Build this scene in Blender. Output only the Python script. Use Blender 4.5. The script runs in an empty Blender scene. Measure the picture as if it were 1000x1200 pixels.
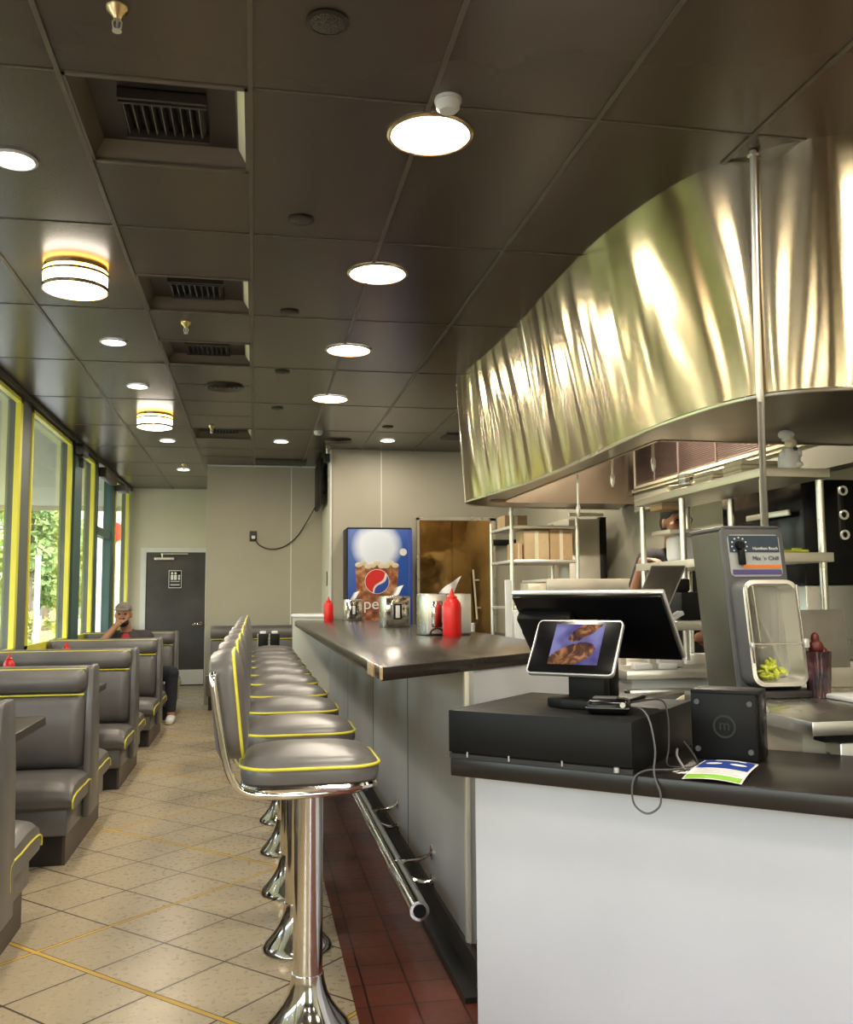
import bpy, bmesh, math, random
from mathutils import Vector, Matrix, noise
random.seed(7)
PI = math.pi
SC = bpy.context.scene
COL = SC.collection

# ------------------------------------------------------------------ materials
class V:
    def __init__(s, t, o): s.t, s.o = t, o
    def _m(s, op, b=None, c=None, rev=False):
        n = s.t.nodes.new('ShaderNodeMath'); n.operation = op
        a = [s, b, c]
        if rev: a = [b, s, c]
        for i, v in enumerate(a):
            if v is None: continue
            if isinstance(v, V): s.t.links.new(v.o, n.inputs[i])
            else: n.inputs[i].default_value = v
        return V(s.t, n.outputs[0])
    def __add__(s, b): return s._m('ADD', b)
    def __sub__(s, b): return s._m('SUBTRACT', b)
    def __rsub__(s, b): return s._m('SUBTRACT', b, rev=True)
    def __mul__(s, b): return s._m('MULTIPLY', b)
    def __truediv__(s, b): return s._m('DIVIDE', b)
    def lt(s, b): return s._m('LESS_THAN', b)
    def gt(s, b): return s._m('GREATER_THAN', b)
    def fract(s): return s._m('FRACT')
    def floor(s): return s._m('FLOOR')
    def abs(s): return s._m('ABSOLUTE')
    def max(s, b): return s._m('MAXIMUM', b)
    def min(s, b): return s._m('MINIMUM', b)
    def mod(s, b): return s._m('FLOORED_MODULO', b)

class MT:
    """a material under construction"""
    def __init__(s, name, col=(.5, .5, .5), rough=.5, metal=0., **k):
        m = bpy.data.materials.new(name); m.use_nodes = True
        s.m = m; s.t = m.node_tree; s.b = s.t.nodes['Principled BSDF']
        s.set('Base Color', (*col, 1)); s.set('Roughness', rough); s.set('Metallic', metal)
        for kk, v in k.items(): s.set(kk.replace('_', ' '), v)
        m.diffuse_color = (*col, 1)
    def set(s, k, v): s.b.inputs[k].default_value = v
    def pos(s):
        n = s.t.nodes.new('ShaderNodeNewGeometry'); x = s.t.nodes.new('ShaderNodeSeparateXYZ')
        s.t.links.new(n.outputs['Position'], x.inputs[0])
        return [V(s.t, x.outputs[i]) for i in range(3)]
    def obj(s):
        n = s.t.nodes.new('ShaderNodeTexCoord'); x = s.t.nodes.new('ShaderNodeSeparateXYZ')
        s.t.links.new(n.outputs['Object'], x.inputs[0])
        return [V(s.t, x.outputs[i]) for i in range(3)]
    def noise(s, scale, detail=2., stretch=None, rough=.5, dist=0.):
        tc = s.t.nodes.new('ShaderNodeTexCoord'); n = s.t.nodes.new('ShaderNodeTexNoise')
        n.inputs['Scale'].default_value = scale; n.inputs['Detail'].default_value = detail
        n.inputs['Roughness'].default_value = rough; n.inputs['Distortion'].default_value = dist
        src = tc.outputs['Object']
        if stretch:
            mp = s.t.nodes.new('ShaderNodeMapping'); mp.inputs['Scale'].default_value = stretch
            s.t.links.new(src, mp.inputs[0]); src = mp.outputs[0]
        s.t.links.new(src, n.inputs['Vector'])
        return V(s.t, n.outputs[0])
    def mix(s, fac, a, b):
        n = s.t.nodes.new('ShaderNodeMix'); n.data_type = 'RGBA'
        if isinstance(fac, V): s.t.links.new(fac.o, n.inputs[0])
        else: n.inputs[0].default_value = fac
        for i, v in ((6, a), (7, b)):
            if isinstance(v, V): s.t.links.new(v.o, n.inputs[i])
            else: n.inputs[i].default_value = (*v, 1)
        return V(s.t, n.outputs[2])
    def ramp(s, v, stops):
        n = s.t.nodes.new('ShaderNodeValToRGB'); e = n.color_ramp.elements
        while len(e) < len(stops): e.new(.5)
        for i, (p, c) in enumerate(stops): e[i].position = p; e[i].color = (*c, 1)
        s.t.links.new(v.o, n.inputs[0]); return V(s.t, n.outputs[0])
    def col(s, v): s.t.links.new(v.o, s.b.inputs['Base Color']); return s
    def rough(s, v): s.t.links.new(v.o, s.b.inputs['Roughness']); return s
    def bump(s, v, strength=.2, dist=.01):
        n = s.t.nodes.new('ShaderNodeBump'); n.inputs['Strength'].default_value = strength
        n.inputs['Distance'].default_value = dist
        s.t.links.new(v.o, n.inputs['Height']); s.t.links.new(n.outputs[0], s.b.inputs['Normal']); return s

def vary(mt, c, amt=.12, scale=4., rough=None, bump=None):
    n = mt.noise(scale, 4)
    lo = tuple(x * (1 - amt) for x in c); hi = tuple(min(1, x * (1 + amt)) for x in c)
    mt.col(mt.ramp(n, [(.3, lo), (.7, hi)]))
    if rough: mt.rough(mt.noise(scale * 2, 3) * (rough[1] - rough[0]) + rough[0])
    if bump: mt.bump(mt.noise(bump[0], 3), bump[1], bump[2])
    return mt.m

M = {}
ANR = .25
M['wall'] = vary(MT('painted_wall', rough=.55), (.42, .395, .31), .05, 1.5, (.45, .6), (60, .08, .003))
M['wall_light'] = vary(MT('painted_wall_light', rough=.55), (.66, .63, .52), .04, 1.5)
M['white_trim'] = vary(MT('white_trim', rough=.4), (.74, .75, .74), .04, 5)
M['white_laminate'] = vary(MT('white_laminate', rough=.35), (.70, .72, .77), .03, 3, (.3, .42))
M['ceil'] = vary(MT('ceiling_panel', rough=.27, Specular_IOR_Level=.9), (.062, .045, .031), .10, 1.2)
M['ceil_bar'] = vary(MT('ceiling_bar', rough=.35), (.12, .098, .075), .1, 3)
M['black'] = vary(MT('black_plastic', rough=.4, Specular_IOR_Level=.22), (.006, .006, .0065), .2, 6, (.42, .52))
M['black_gloss'] = MT('black_gloss', (.004, .004, .005), .2, Specular_IOR_Level=.3).m
M['black_rubber'] = vary(MT('black_rubber', rough=.6), (.02, .02, .021), .2, 9)
M['dark_metal'] = vary(MT('dark_metal', rough=.4, metal=.7), (.05, .045, .04), .2, 9)
M['vent'] = vary(MT('vent_metal', rough=.45, metal=.0), (.035, .028, .025), .2, 9)
M['slab'] = vary(MT('black_countertop', rough=.3), (.016, .013, .012), .15, 90, (.26, .33))
M['bartop'] = vary(MT('bar_countertop', rough=.25), (.028, .022, .019), .1, 60, (.2, .26))
M['chrome'] = vary(MT('chrome', metal=1., rough=.08), (.74, .72, .68), .03, 6, (.07, .12))
M['steel'] = vary(MT('stainless_steel', metal=1., rough=.28), (.62, .60, .55), .04, 3, (.25, .31))
M['steel_light'] = vary(MT('stainless_light', metal=.75, rough=.35), (.78, .76, .70), .04, 3, (.31, .37))
t = MT('hood_steel', metal=1., rough=.16); n = t.noise(3, 3, (1, 1, .12)); t.col(t.ramp(n, [(.3, (.44, .36, .22)), (.7, (.70, .61, .43))]))
t.rough(t.noise(14, 3, (1, 1, .1)) * .08 + .14); t.set('Anisotropic', .85)
tn = t.t.nodes.new('ShaderNodeTangent'); tn.direction_type = 'RADIAL'; tn.axis = 'Z'; t.t.links.new(tn.outputs[0], t.b.inputs['Tangent']); t.set('Anisotropic Rotation', ANR); M['hood'] = t.m
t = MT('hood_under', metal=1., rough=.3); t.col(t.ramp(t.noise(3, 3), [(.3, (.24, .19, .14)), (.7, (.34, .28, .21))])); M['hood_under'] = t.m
t = MT('vinyl', rough=.34); t.col(t.ramp(t.noise(6, 4), [(.3, (.115, .108, .108)), (.7, (.15, .142, .14))]))
t.rough(t.noise(10, 3) * .12 + .27); t.bump(t.noise(350, 2), .12, .001); M['vinyl'] = t.m
M['piping'] = vary(MT('yellow_piping', rough=.4), (.72, .66, .06), .08, 20)
M['yellow'] = vary(MT('yellow_frame', rough=.4), (.80, .76, .08), .06, 4)
M['teal'] = vary(MT('teal_frame', rough=.4), (.05, .12, .12), .1, 4)
M['greyframe'] = vary(MT('grey_frame', rough=.45), (.12, .14, .14), .1, 4)
M['base'] = vary(MT('black_base', rough=.4), (.018, .015, .014), .2, 8)
M['brown_base'] = vary(MT('brown_base', rough=.45), (.075, .055, .045), .2, 8)
M['table'] = vary(MT('table_laminate', rough=.3), (.045, .038, .035), .2, 30)
M['red'] = MT('red_plastic', (.70, .015, .012), .3, Subsurface_Weight=.05).m
M['dark_red'] = vary(MT('dark_red', rough=.4), (.10, .012, .01), .3, 15)
M['paper'] = vary(MT('white_paper', rough=.7), (.80, .80, .79), .05, 12)
M['card'] = vary(MT('cardboard', rough=.75), (.50, .34, .18), .12, 8)
M['kraft'] = vary(MT('kraft_paper', rough=.7), (.60, .45, .26), .12, 8)
M['cream'] = vary(MT('cream_plastic', rough=.5), (.72, .64, .46), .08, 10)
M['wood'] = vary(MT('bare_wood', rough=.7), (.52, .36, .2), .2, 60)
M['door'] = vary(MT('dark_door', rough=.42), (.055, .05, .05), .35, 2.5, (.35, .55))
M['bar_panel'] = None
t = MT('bar_panel', rough=.38, metal=.25); t.col(t.ramp(t.noise(2, 3, (1, 1, .6)), [(.25, (.36, .36, .335)), (.75, (.46, .45, .42))])); t.bump(t.noise(1.1, 2), .3, .02); M['bar_panel'] = t.m
M['beige_panel'] = vary(MT('beige_panel', rough=.45), (.56, .52, .42), .05, 3)
M['green_steel'] = vary(MT('painted_grey_steel', metal=.35, rough=.42), (.085, .085, .062), .1, 4)
M['grey'] = vary(MT('grey_plastic', rough=.5), (.095, .095, .10), .1, 8)
M['silver'] = MT('silver_edge', (.7, .7, .7), .3, .6).m
M['navy'] = vary(MT('navy_print', rough=.35), (.035, .055, .085), .1, 20)
M['label_grey'] = vary(MT('label_silver', rough=.35), (.42, .44, .44), .05, 10)
M['orange'] = MT('orange_print', (.75, .2, .03), .4).m
M['purple'] = MT('purple_print', (.09, .07, .22), .4).m
M['blue'] = MT('blue_print', (.02, .06, .35), .4).m
M['green'] = vary(MT('green_print', rough=.5), (.25, .55, .05), .1, 20)
M['lime'] = vary(MT('lime_wedges', rough=.5), (.62, .66, .08), .2, 30)
M['skin'] = MT('skin', (.46, .23, .14), .5, Subsurface_Weight=.08).m
M['hair'] = vary(MT('dark_hair', rough=.55), (.012, .010, .009), .3, 60)
M['shirt_black'] = vary(MT('black_cotton', rough=.85), (.014, .014, .017), .2, 20)
M['shirt_brown'] = vary(MT('dark_brown_shirt', rough=.85), (.055, .042, .045), .2, 20)
M['shirt_red'] = vary(MT('red_undershirt', rough=.8), (.45, .03, .03), .15, 20)
M['denim'] = vary(MT('dark_denim', rough=.85), (.02, .024, .035), .2, 40)
M['cap'] = vary(MT('grey_cap', rough=.8), (.22, .195, .18), .1, 30)
M['apron'] = M['paper']
M['bark'] = vary(MT('bark', rough=.9), (.18, .13, .09), .3, 10)
M['leaf'] = vary(MT('leaves', rough=.6, Subsurface_Weight=.0), (.24, .34, .10), .4, 3)
M['leaf2'] = vary(MT('leaves_yellow', rough=.6), (.42, .44, .13), .35, 3)
M['grass'] = vary(MT('lawn', rough=.9), (.36, .42, .12), .2, 1)
M['asphalt'] = vary(MT('asphalt', rough=.9), (.36, .35, .34), .12, 6)
M['stucco'] = vary(MT('stucco', rough=.85), (.55, .50, .42), .06, 2)
M['soffit'] = vary(MT('soffit', rough=.8), (.50, .49, .42), .05, 1)
M['car_red'] = MT('red_paint', (.55, .02, .02), .2).m
M['louver'] = vary(MT('louver_metal', rough=.4, metal=.5), (.26, .19, .17), .12, 5)
M['amber'] = vary(MT('steel_amber_reflection', metal=1., rough=.16), (.40, .24, .09), .2, 3, (.06, .14), (2, .35, .03))  # steel door; the warm light it reflects is put into the base colour
M['menu'] = vary(MT('grey_film', metal=.4, rough=.35), (.22, .20, .17), .2, 6)
M['steel_cream'] = vary(MT('brushed_cream_steel', metal=.55, rough=.35), (.66, .62, .52), .08, 4, (.3, .42))

M['brass'] = MT('brushed_nickel_brass', (.62, .48, .25), .25, 1.).m
def emis(name, c, s):
    m = bpy.data.materials.new(name); m.use_nodes = True; b = m.node_tree.nodes['Principled BSDF']
    b.inputs['Base Color'].default_value = (.8, .8, .8, 1)
    b.inputs['Emission Color'].default_value = (*c, 1); b.inputs['Emission Strength'].default_value = s
    return m
M['lamp'] = emis('lamp_diffuser', (1, .96, .9), 9)
M['lamp_warm'] = emis('lamp_diffuser_warm', (1, .93, .8), 7)
M['amber_glow'] = emis('amber_glow', (1, .5, .08), 14)
M['led'] = emis('status_light', (.8, .9, 1), 3)

def glass(name, tint=(1, 1, 1), refl=.06):
    m = bpy.data.materials.new(name); m.use_nodes = True; t = m.node_tree; t.nodes.clear()
    o = t.nodes.new('ShaderNodeOutputMaterial'); mx = t.nodes.new('ShaderNodeMixShader')
    tr = t.nodes.new('ShaderNodeBsdfTransparent'); gl = t.nodes.new('ShaderNodeBsdfGlossy'); fr = t.nodes.new('ShaderNodeLayerWeight')
    tr.inputs[0].default_value = (*tint, 1); gl.inputs['Roughness'].default_value = .02
    fr.inputs['Blend'].default_value = .5
    w_ = V(t, fr.outputs['Facing']); w_ = w_ * w_; w_ = w_ * w_ * .30 + refl
    t.links.new(w_.o, mx.inputs[0]); t.links.new(tr.outputs[0], mx.inputs[1]); t.links.new(gl.outputs[0], mx.inputs[2])
    t.links.new(mx.outputs[0], o.inputs[0]); return m
M['glass'] = glass('window_glass', (.95, .97, .95))
M['clear'] = glass('clear_plastic', (.78, .78, .76), .14)

# beige floor tile, laid at 45 degrees, every fourth joint a brass strip
t = MT('floor_tile', rough=.3); x, y, z = t.pos(); TS = .327
u = ((x + y) * .70711 - 2.107) / TS; v = ((y - x) * .70711 - 3.217) / TS
def joint(w, half):  # 1 near an integer
    f = (w + .5).fract() - .5
    return f.abs().lt(half / TS)
du, dv = joint(u, .0042), joint(v, .0042)
def strip(w, half):
    f = ((w / 4.) + .5).fract() - .5
    return (f.abs() * 4.).lt(half / TS)
yo, yi = strip(u, .0135).max(strip(v, .011)), strip(u, .0095).max(strip(v, .0072))
grout = du.max(dv).max(yo)
wn = t.t.nodes.new('ShaderNodeTexWhiteNoise'); cmb = t.t.nodes.new('ShaderNodeCombineXYZ')
t.t.links.new((u + 0.0).floor().o, cmb.inputs[0]); t.t.links.new(v.floor().o, cmb.inputs[1]); t.t.links.new(cmb.outputs[0], wn.inputs[0])
tone = V(t.t, wn.outputs[0])
sp = t.ramp(t.noise(330, 2, rough=.8), [(.32, (.33, .26, .16)), (.5, (.47, .39, .265)), (.68, (.58, .51, .38))])
sp2 = t.mix(tone * .35, sp, (.38, .31, .20))
c = t.mix(grout, sp2, (.03, .016, .011)); c = t.mix(yi, c, (.62, .40, .06))
t.col(c); t.rough((t.noise(40, 3) * .18 + .2) + grout * .25)
t.bump(grout * -1. + t.noise(3, 2) * .3, .25, .003); M['floor'] = t.m
# red quarry tile
t = MT('quarry_tile', rough=.4); x, y, z = t.pos()
u = (x - .375) / .15; v = (y - 3.06) / .168
g = (((u + .5).fract() - .5).abs()).lt(.022).max((((v + .5).fract() - .5).abs()).lt(.02))
wn = t.t.nodes.new('ShaderNodeTexWhiteNoise'); cmb = t.t.nodes.new('ShaderNodeCombineXYZ')
t.t.links.new(u.floor().o, cmb.inputs[0]); t.t.links.new(v.floor().o, cmb.inputs[1]); t.t.links.new(cmb.outputs[0], wn.inputs[0])
c = t.mix(V(t.t, wn.outputs[0]), (.115, .026, .014), (.165, .042, .022)); c = t.mix(g, c, (.02, .008, .006))
t.col(c); t.rough(t.noise(30, 3) * .2 + .24); t.bump(g * -1., .3, .003); M['quarry'] = t.m

# ------------------------------------------------------------------ mesh builder
class MB:
    def __init__(s): s.b = bmesh.new()
    def _add(s, t, mat=None):
        if mat is not None: bmesh.ops.transform(t, matrix=mat, verts=t.verts)
        me = bpy.data.meshes.new('t'); t.to_mesh(me); t.free(); s.b.from_mesh(me); bpy.data.meshes.remove(me); return s
    def box(s, c, d, bev=0., seg=2, rot=None, taper=None):
        t = bmesh.new(); bmesh.ops.create_cube(t, size=1.)
        bmesh.ops.scale(t, vec=Vector(d), verts=t.verts)
        if taper:
            for v in t.verts:
                if v.co.z > 0: v.co.x *= taper[0]; v.co.y *= taper[1]
        if bev: bmesh.ops.bevel(t, geom=t.edges[:], offset=bev, segments=seg, profile=.5, affect='EDGES')
        m = Matrix.Translation(Vector(c))
        if rot is not None: m = m @ rot
        return s._add(t, m)
    def bb(s, x0, x1, y0, y1, z0, z1, bev=0., seg=2):
        return s.box(((x0 + x1) / 2, (y0 + y1) / 2, (z0 + z1) / 2), (abs(x1 - x0), abs(y1 - y0), abs(z1 - z0)), bev, seg)
    def cyl(s, p0, p1, r0, r1=None, n=20, caps=True):
        p0, p1 = Vector(p0), Vector(p1); r1 = r0 if r1 is None else r1
        t = bmesh.new(); L = (p1 - p0).length
        bmesh.ops.create_cone(t, cap_ends=caps, segments=n, radius1=r0, radius2=r1, depth=L)
        q = (p1 - p0).to_track_quat('Z', 'Y').to_matrix().to_4x4()
        return s._add(t, Matrix.Translation((p0 + p1) / 2) @ q)
    def sph(s, c, r, sc=(1, 1, 1), n=16, rot=None):
        t = bmesh.new(); bmesh.ops.create_uvsphere(t, u_segments=n * 2, v_segments=n, radius=r)
        m = Matrix.Translation(Vector(c))
        if rot is not None: m = m @ rot
        return s._add(t, m @ Matrix.Diagonal((*sc, 1)))
    def cap(s, p0, p1, r0, r1=None, n=12):
        r1 = r0 if r1 is None else r1
        s.cyl(p0, p1, r0, r1, n); s.sph(p0, r0, n=n // 2 + 2); s.sph(p1, r1, n=n // 2 + 2); return s
    def lathe(s, prof, c=(0, 0, 0), n=28, rot=None):
        t = bmesh.new(); rings = []
        for r, z in prof:
            rings.append([t.verts.new((r * math.cos(a), r * math.sin(a), z)) for a in [2 * PI * i / n for i in range(n)]] if r > 1e-6 else [t.verts.new((0, 0, z))])
        for a, b in zip(rings, rings[1:]):
            for i in range(n):
                j = (i + 1) % n
                if len(a) == 1 and len(b) == 1: continue
                if len(a) == 1: t.faces.new((a[0], b[i], b[j]))
                elif len(b) == 1: t.faces.new((a[i], a[j], b[0]))
                else: t.faces.new((a[i], a[j], b[j], b[i]))
        bmesh.ops.recalc_face_normals(t, faces=t.faces)
        m = Matrix.Translation(Vector(c))
        if rot is not None: m = m @ rot
        return s._add(t, m)
    def tube(s, pts, r, n=10, closed=False):
        pts = [Vector(p) for p in pts]; t = bmesh.new(); rings = []; N = len(pts)
        up = None
        for i, p in enumerate(pts):
            a = pts[(i - 1) % N] if (closed or i) else p; b = pts[(i + 1) % N] if (closed or i < N - 1) else p
            d = (b - a).normalized()
            if up is None: up = d.orthogonal().normalized()
            up = (up - d * up.dot(d)); up = up.normalized() if up.length > 1e-6 else d.orthogonal().normalized()
            w = d.cross(up); rr = r(i / (N - 1)) if callable(r) else r
            rings.append([t.verts.new(p + (up * math.cos(q) + w * math.sin(q)) * rr) for q in [2 * PI * k / n for k in range(n)]])
        for i in range(N if closed else N - 1):
            a, b = rings[i], rings[(i + 1) % N]
            for k in range(n): t.faces.new((a[k], a[(k + 1) % n], b[(k + 1) % n], b[k]))
        if not closed:
            t.faces.new(rings[0][::-1]); t.faces.new(rings[-1])
        bmesh.ops.recalc_face_normals(t, faces=t.faces)
        return s._add(t)
    def prism(s, poly, z0, z1, bev=0., mat=None):
        t = bmesh.new(); vs = [t.verts.new((p[0], p[1], z0)) for p in poly]; f = t.faces.new(vs)
        r = bmesh.ops.extrude_face_region(t, geom=[f])
        bmesh.ops.translate(t, vec=(0, 0, z1 - z0), verts=[v for v in r['geom'] if isinstance(v, bmesh.types.BMVert)])
        bmesh.ops.recalc_face_normals(t, faces=t.faces)
        if bev: bmesh.ops.bevel(t, geom=[e for e in t.edges if e.calc_face_angle(0) > .4], offset=bev, segments=2, profile=.5, affect='EDGES')
        return s._add(t, mat)
    def grid(s, fn, nu, nv, wrap=False):
        t = bmesh.new(); g = [[t.verts.new(fn(i / nu, j / nv)) for j in range(nv + 1)] for i in range(nu + 1)]
        for i in range(nu):
            for j in range(nv): t.faces.new((g[i][j], g[i + 1][j], g[i + 1][j + 1], g[i][j + 1]))
        return s._add(t)
    def quad(s, a, b, c, d):
        t = bmesh.new(); t.faces.new([t.verts.new(p) for p in (a, b, c, d)]); return s._add(t)
    def xf(s, m): bmesh.ops.transform(s.b, matrix=m, verts=s.b.verts); return s
    def mesh(s, name, mat, smooth=True):
        me = bpy.data.meshes.new(name); s.b.to_mesh(me); s.b.free()
        if mat: me.materials.append(M[mat] if isinstance(mat, str) else mat)
        if smooth:
            for p in me.polygons: p.use_smooth = True
            me.set_sharp_from_angle(angle=math.radians(38))
        return me

def link(name, me, parent=None, world=False):
    o = bpy.data.objects.new(name, me); COL.objects.link(o)
    if parent:
        o.parent = parent
        if world: me.transform((Matrix.Translation(parent.location) @ parent.rotation_euler.to_matrix().to_4x4()).inverted())
    return o
def part(name, mb, mat, parent, world=False, label=None, smooth=True):
    o = link(name, mb.mesh(name, mat, smooth), parent, world)
    if label: o['label'] = label
    return o
def thing(name, label, cat, loc=(0, 0, 0), rz=0., group=None):
    o = bpy.data.objects.new(name, None); COL.objects.link(o); o.location = loc; o.rotation_euler = (0, 0, rz)
    o.empty_display_size = .1
    o['label'] = label; o['category'] = cat
    if group: o['group'] = group
    return o
def solo(name, mb, mat, label, cat, group=None, kind=None, smooth=True):
    """a thing that is one mesh; its geometry is given in world coordinates, its origin goes to its base"""
    me = mb.mesh(name, mat, smooth)
    xs = [v.co for v in me.vertices]; c = Vector(((min(p.x for p in xs) + max(p.x for p in xs)) / 2, (min(p.y for p in xs) + max(p.y for p in xs)) / 2, min(p.z for p in xs)))
    me.transform(Matrix.Translation(-c)); o = link(name, me); o.location = c
    o['label'] = label; o['category'] = cat
    if group: o['group'] = group
    if kind: o['kind'] = kind
    return o
def struct(name, mb, mat, parent=None, smooth=False):
    o = link(name, mb.mesh(name, mat, smooth), parent)
    if parent is None: o['kind'] = 'structure'
    return o
def sroot(name):
    o = bpy.data.objects.new(name, None); COL.objects.link(o); o['kind'] = 'structure'; return o
def kids(o): return [c for c in list(bpy.data.objects) if c.parent is o]
def dup(root, loc=None, rz=None, label=None, group=None, off=None):
    ch = kids(root); r = root.copy(); COL.objects.link(r)
    if loc is not None: r.location = loc
    if off is not None: r.location = root.location + Vector(off)
    if rz is not None: r.rotation_euler = (0, 0, rz)
    if label: r['label'] = label
    if group: r['group'] = group
    for c in ch:
        g = kids(c); cc = c.copy(); COL.objects.link(cc); cc.parent = r
        for d in g:
            dd = d.copy(); COL.objects.link(dd); dd.parent = cc
    return r
def light(parent, name, loc, power, size, col=(1, .88, .70), spread=PI, rot=(0, 0, 0)):
    d = bpy.data.lights.new(name, 'AREA'); d.shape = 'DISK'; d.size = size; d.energy = power; d.color = col; d.spread = spread
    o = bpy.data.objects.new(name, d); COL.objects.link(o); o.parent = parent; o.location = loc; o.rotation_euler = rot
    return o
def text(parent, name, s, size, mat, loc, rot, align='CENTER', extrude=.0006, label=None, sx=1.):
    cu = bpy.data.curves.new('txt', 'FONT'); cu.body = s; cu.size = size; cu.align_x = align; cu.align_y = 'CENTER'; cu.extrude = extrude
    o = bpy.data.objects.new('txt', cu); COL.objects.link(o); dg = bpy.context.evaluated_depsgraph_get()
    me = bpy.data.meshes.new_from_object(o.evaluated_get(dg)); bpy.data.objects.remove(o); bpy.data.curves.remove(cu)
    me.name = name; me.materials.clear(); me.materials.append(M[mat])
    me.transform(Matrix.Translation(Vector(loc)) @ rot.to_4x4() @ Matrix.Diagonal((sx, 1, 1, 1)))
    o = link(name, me, parent)
    if label: o['label'] = label
    return o
def RX(a): return Matrix.Rotation(a, 4, 'X')
def RY(a): return Matrix.Rotation(a, 4, 'Y')
def RZ(a): return Matrix.Rotation(a, 4, 'Z')
def smooth_path(pts, k=6):
    P = [Vector(p) for p in pts]; out = []
    for i in range(len(P) - 1):
        a = P[max(i - 1, 0)]; b = P[i]; c = P[i + 1]; d = P[min(i + 2, len(P) - 1)]
        for j in range(k):
            t = j / k
            out.append(.5 * ((2 * b) + (c - a) * t + (2 * a - 5 * b + 4 * c - d) * t * t + (3 * b - a - 3 * c + d) * t ** 3))
    out.append(P[-1]); return out

# ------------------------------------------------------------------ camera
H = 1.3
cd = bpy.data.cameras.new('camera'); cam = bpy.data.objects.new('camera', cd); COL.objects.link(cam)
cd.sensor_fit = 'HORIZONTAL'; cd.sensor_width = 36.; cd.lens = 1080 / 1000 * 36.; cd.clip_start = .05; cd.clip_end = 300
Rw = Matrix(((.98307684, .0101728, .18291101), (-.18306176, .09243712, .97874602), (-.00695118, -.99566656, .09273505)))
# columns of Rw: camera x (right), y (down), z (forward) in world axes
rx = Vector((Rw[0][0], Rw[1][0], Rw[2][0])); dn = Vector((Rw[0][1], Rw[1][1], Rw[2][1])); fw = Vector((Rw[0][2], Rw[1][2], Rw[2][2]))
mw = Matrix((rx, -dn, -fw)).transposed().to_4x4(); mw.translation = (0, 0, H); cam.matrix_world = mw
SC.camera = cam

# ------------------------------------------------------------------ setting
XL, CZ = -1.89, 3.0
struct('floor', MB().bb(XL - .12, .33, -3.6, 14.72, -.1, 0), 'floor')
struct('floor_kitchen', MB().bb(.33, 3.4, -3.6, 14.72, -.1, -.0005), 'quarry')
# ceiling: panels with square openings where the air vents sit
gx = [-.03 + .61 * k for k in range(-4, 7)]; gy = [2.99 + .63 * k for k in range(-11, 20)]
VC = [(-.64, -.03, 2.99, 3.62), (-.64, -.03, 4.88, 5.51), (-.64, -.03, 6.14, 6.77), (-.64, -.03, 9.29, 9.92)]
b = MB()
for i in range(len(gx) - 1):
    for j in range(len(gy) - 1):
        x0, x1, y0, y1 = gx[i], gx[i + 1], gy[j], gy[j + 1]
        if any(abs(x0 - v[0]) < .02 and abs(y0 - v[2]) < .02 for v in VC): continue
        b.quad((x0, y0, CZ), (x0, y1, CZ), (x1, y1, CZ), (x1, y0, CZ))
bmesh.ops.remove_doubles(b.b, verts=b.b.verts, dist=.001)
struct('ceiling', b, 'ceil')
struct('ceiling_slab', MB().bb(-2.6, 3.7, -4.1, 14.9, CZ + .16, CZ + .3), 'ceil')
b = MB()
for x in gx: b.bb(x - .008, x + .008, gy[0], 14.6, CZ - .006, CZ + .01)
for j, y in enumerate(gy):
    if (j - 11) % 2 == 0: b.bb(XL, 3.3, y - .004, y + .004, CZ - .003, CZ + .01)
    else: b.bb(-.64, -.03, y - .004, y + .004, CZ - .003, CZ + .01)
struct('ceiling_grid', b, 'ceil_bar')

# walls
struct('wall_back', MB().bb(.85, 3.4, 10.45, 10.6, 0, CZ), 'wall')
struct('wall_rear', MB().bb(-.60, .85, 11.9, 12.05, 0, CZ), 'wall')
struct('wall_return', MB().bb(.85, .93, 10.45 + .15, 11.9, 0, CZ), 'wall_light')
struct('wall_passage', MB().bb(-.60, -.50, 12.05, 14.6, 0, CZ), 'wall')
struct('wall_end', MB().bb(XL, -1.70, 14.6, 14.72, 0, CZ).bb(-1.70, -.66, 14.6, 14.72, 2.06, CZ).bb(-.66, -.5, 14.6, 14.72, 0, CZ), 'wall_light')
struct('wall_right', MB().bb(3.1, 3.25, -3.5, 10.45, 0, CZ), 'wall')
struct('trim_1', MB().bb(-.6, .82, 11.88, 11.9, 2.985, 3.0).bb(.45, .462, 11.893, 11.9, 0, 2.985).bb(1.42, 1.432, 10.443, 10.45, 0, 2.99).bb(.84, .856, 10.44, 10.6, 0, 2.99), 'white_trim')
struct('wall_left', MB().bb(XL - .12, XL, -3.5, 11.05, 0, .80).bb(XL - .12, XL, 12.9, 14.6, 0, .8).bb(XL - .12, XL, -3.5, 14.6, 2.965, 3.0), 'wall')
struct('wall_front', MB().bb(XL, 3.25, -3.62, -3.5, 0, .5).bb(XL, 3.25, -3.62, -3.5, 2.9, 3.0).bb(2.4, 3.25, -3.62, -3.5, .5, 2.9).bb(XL, .9, -3.62, -3.5, .5, 2.9), 'wall')

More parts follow.
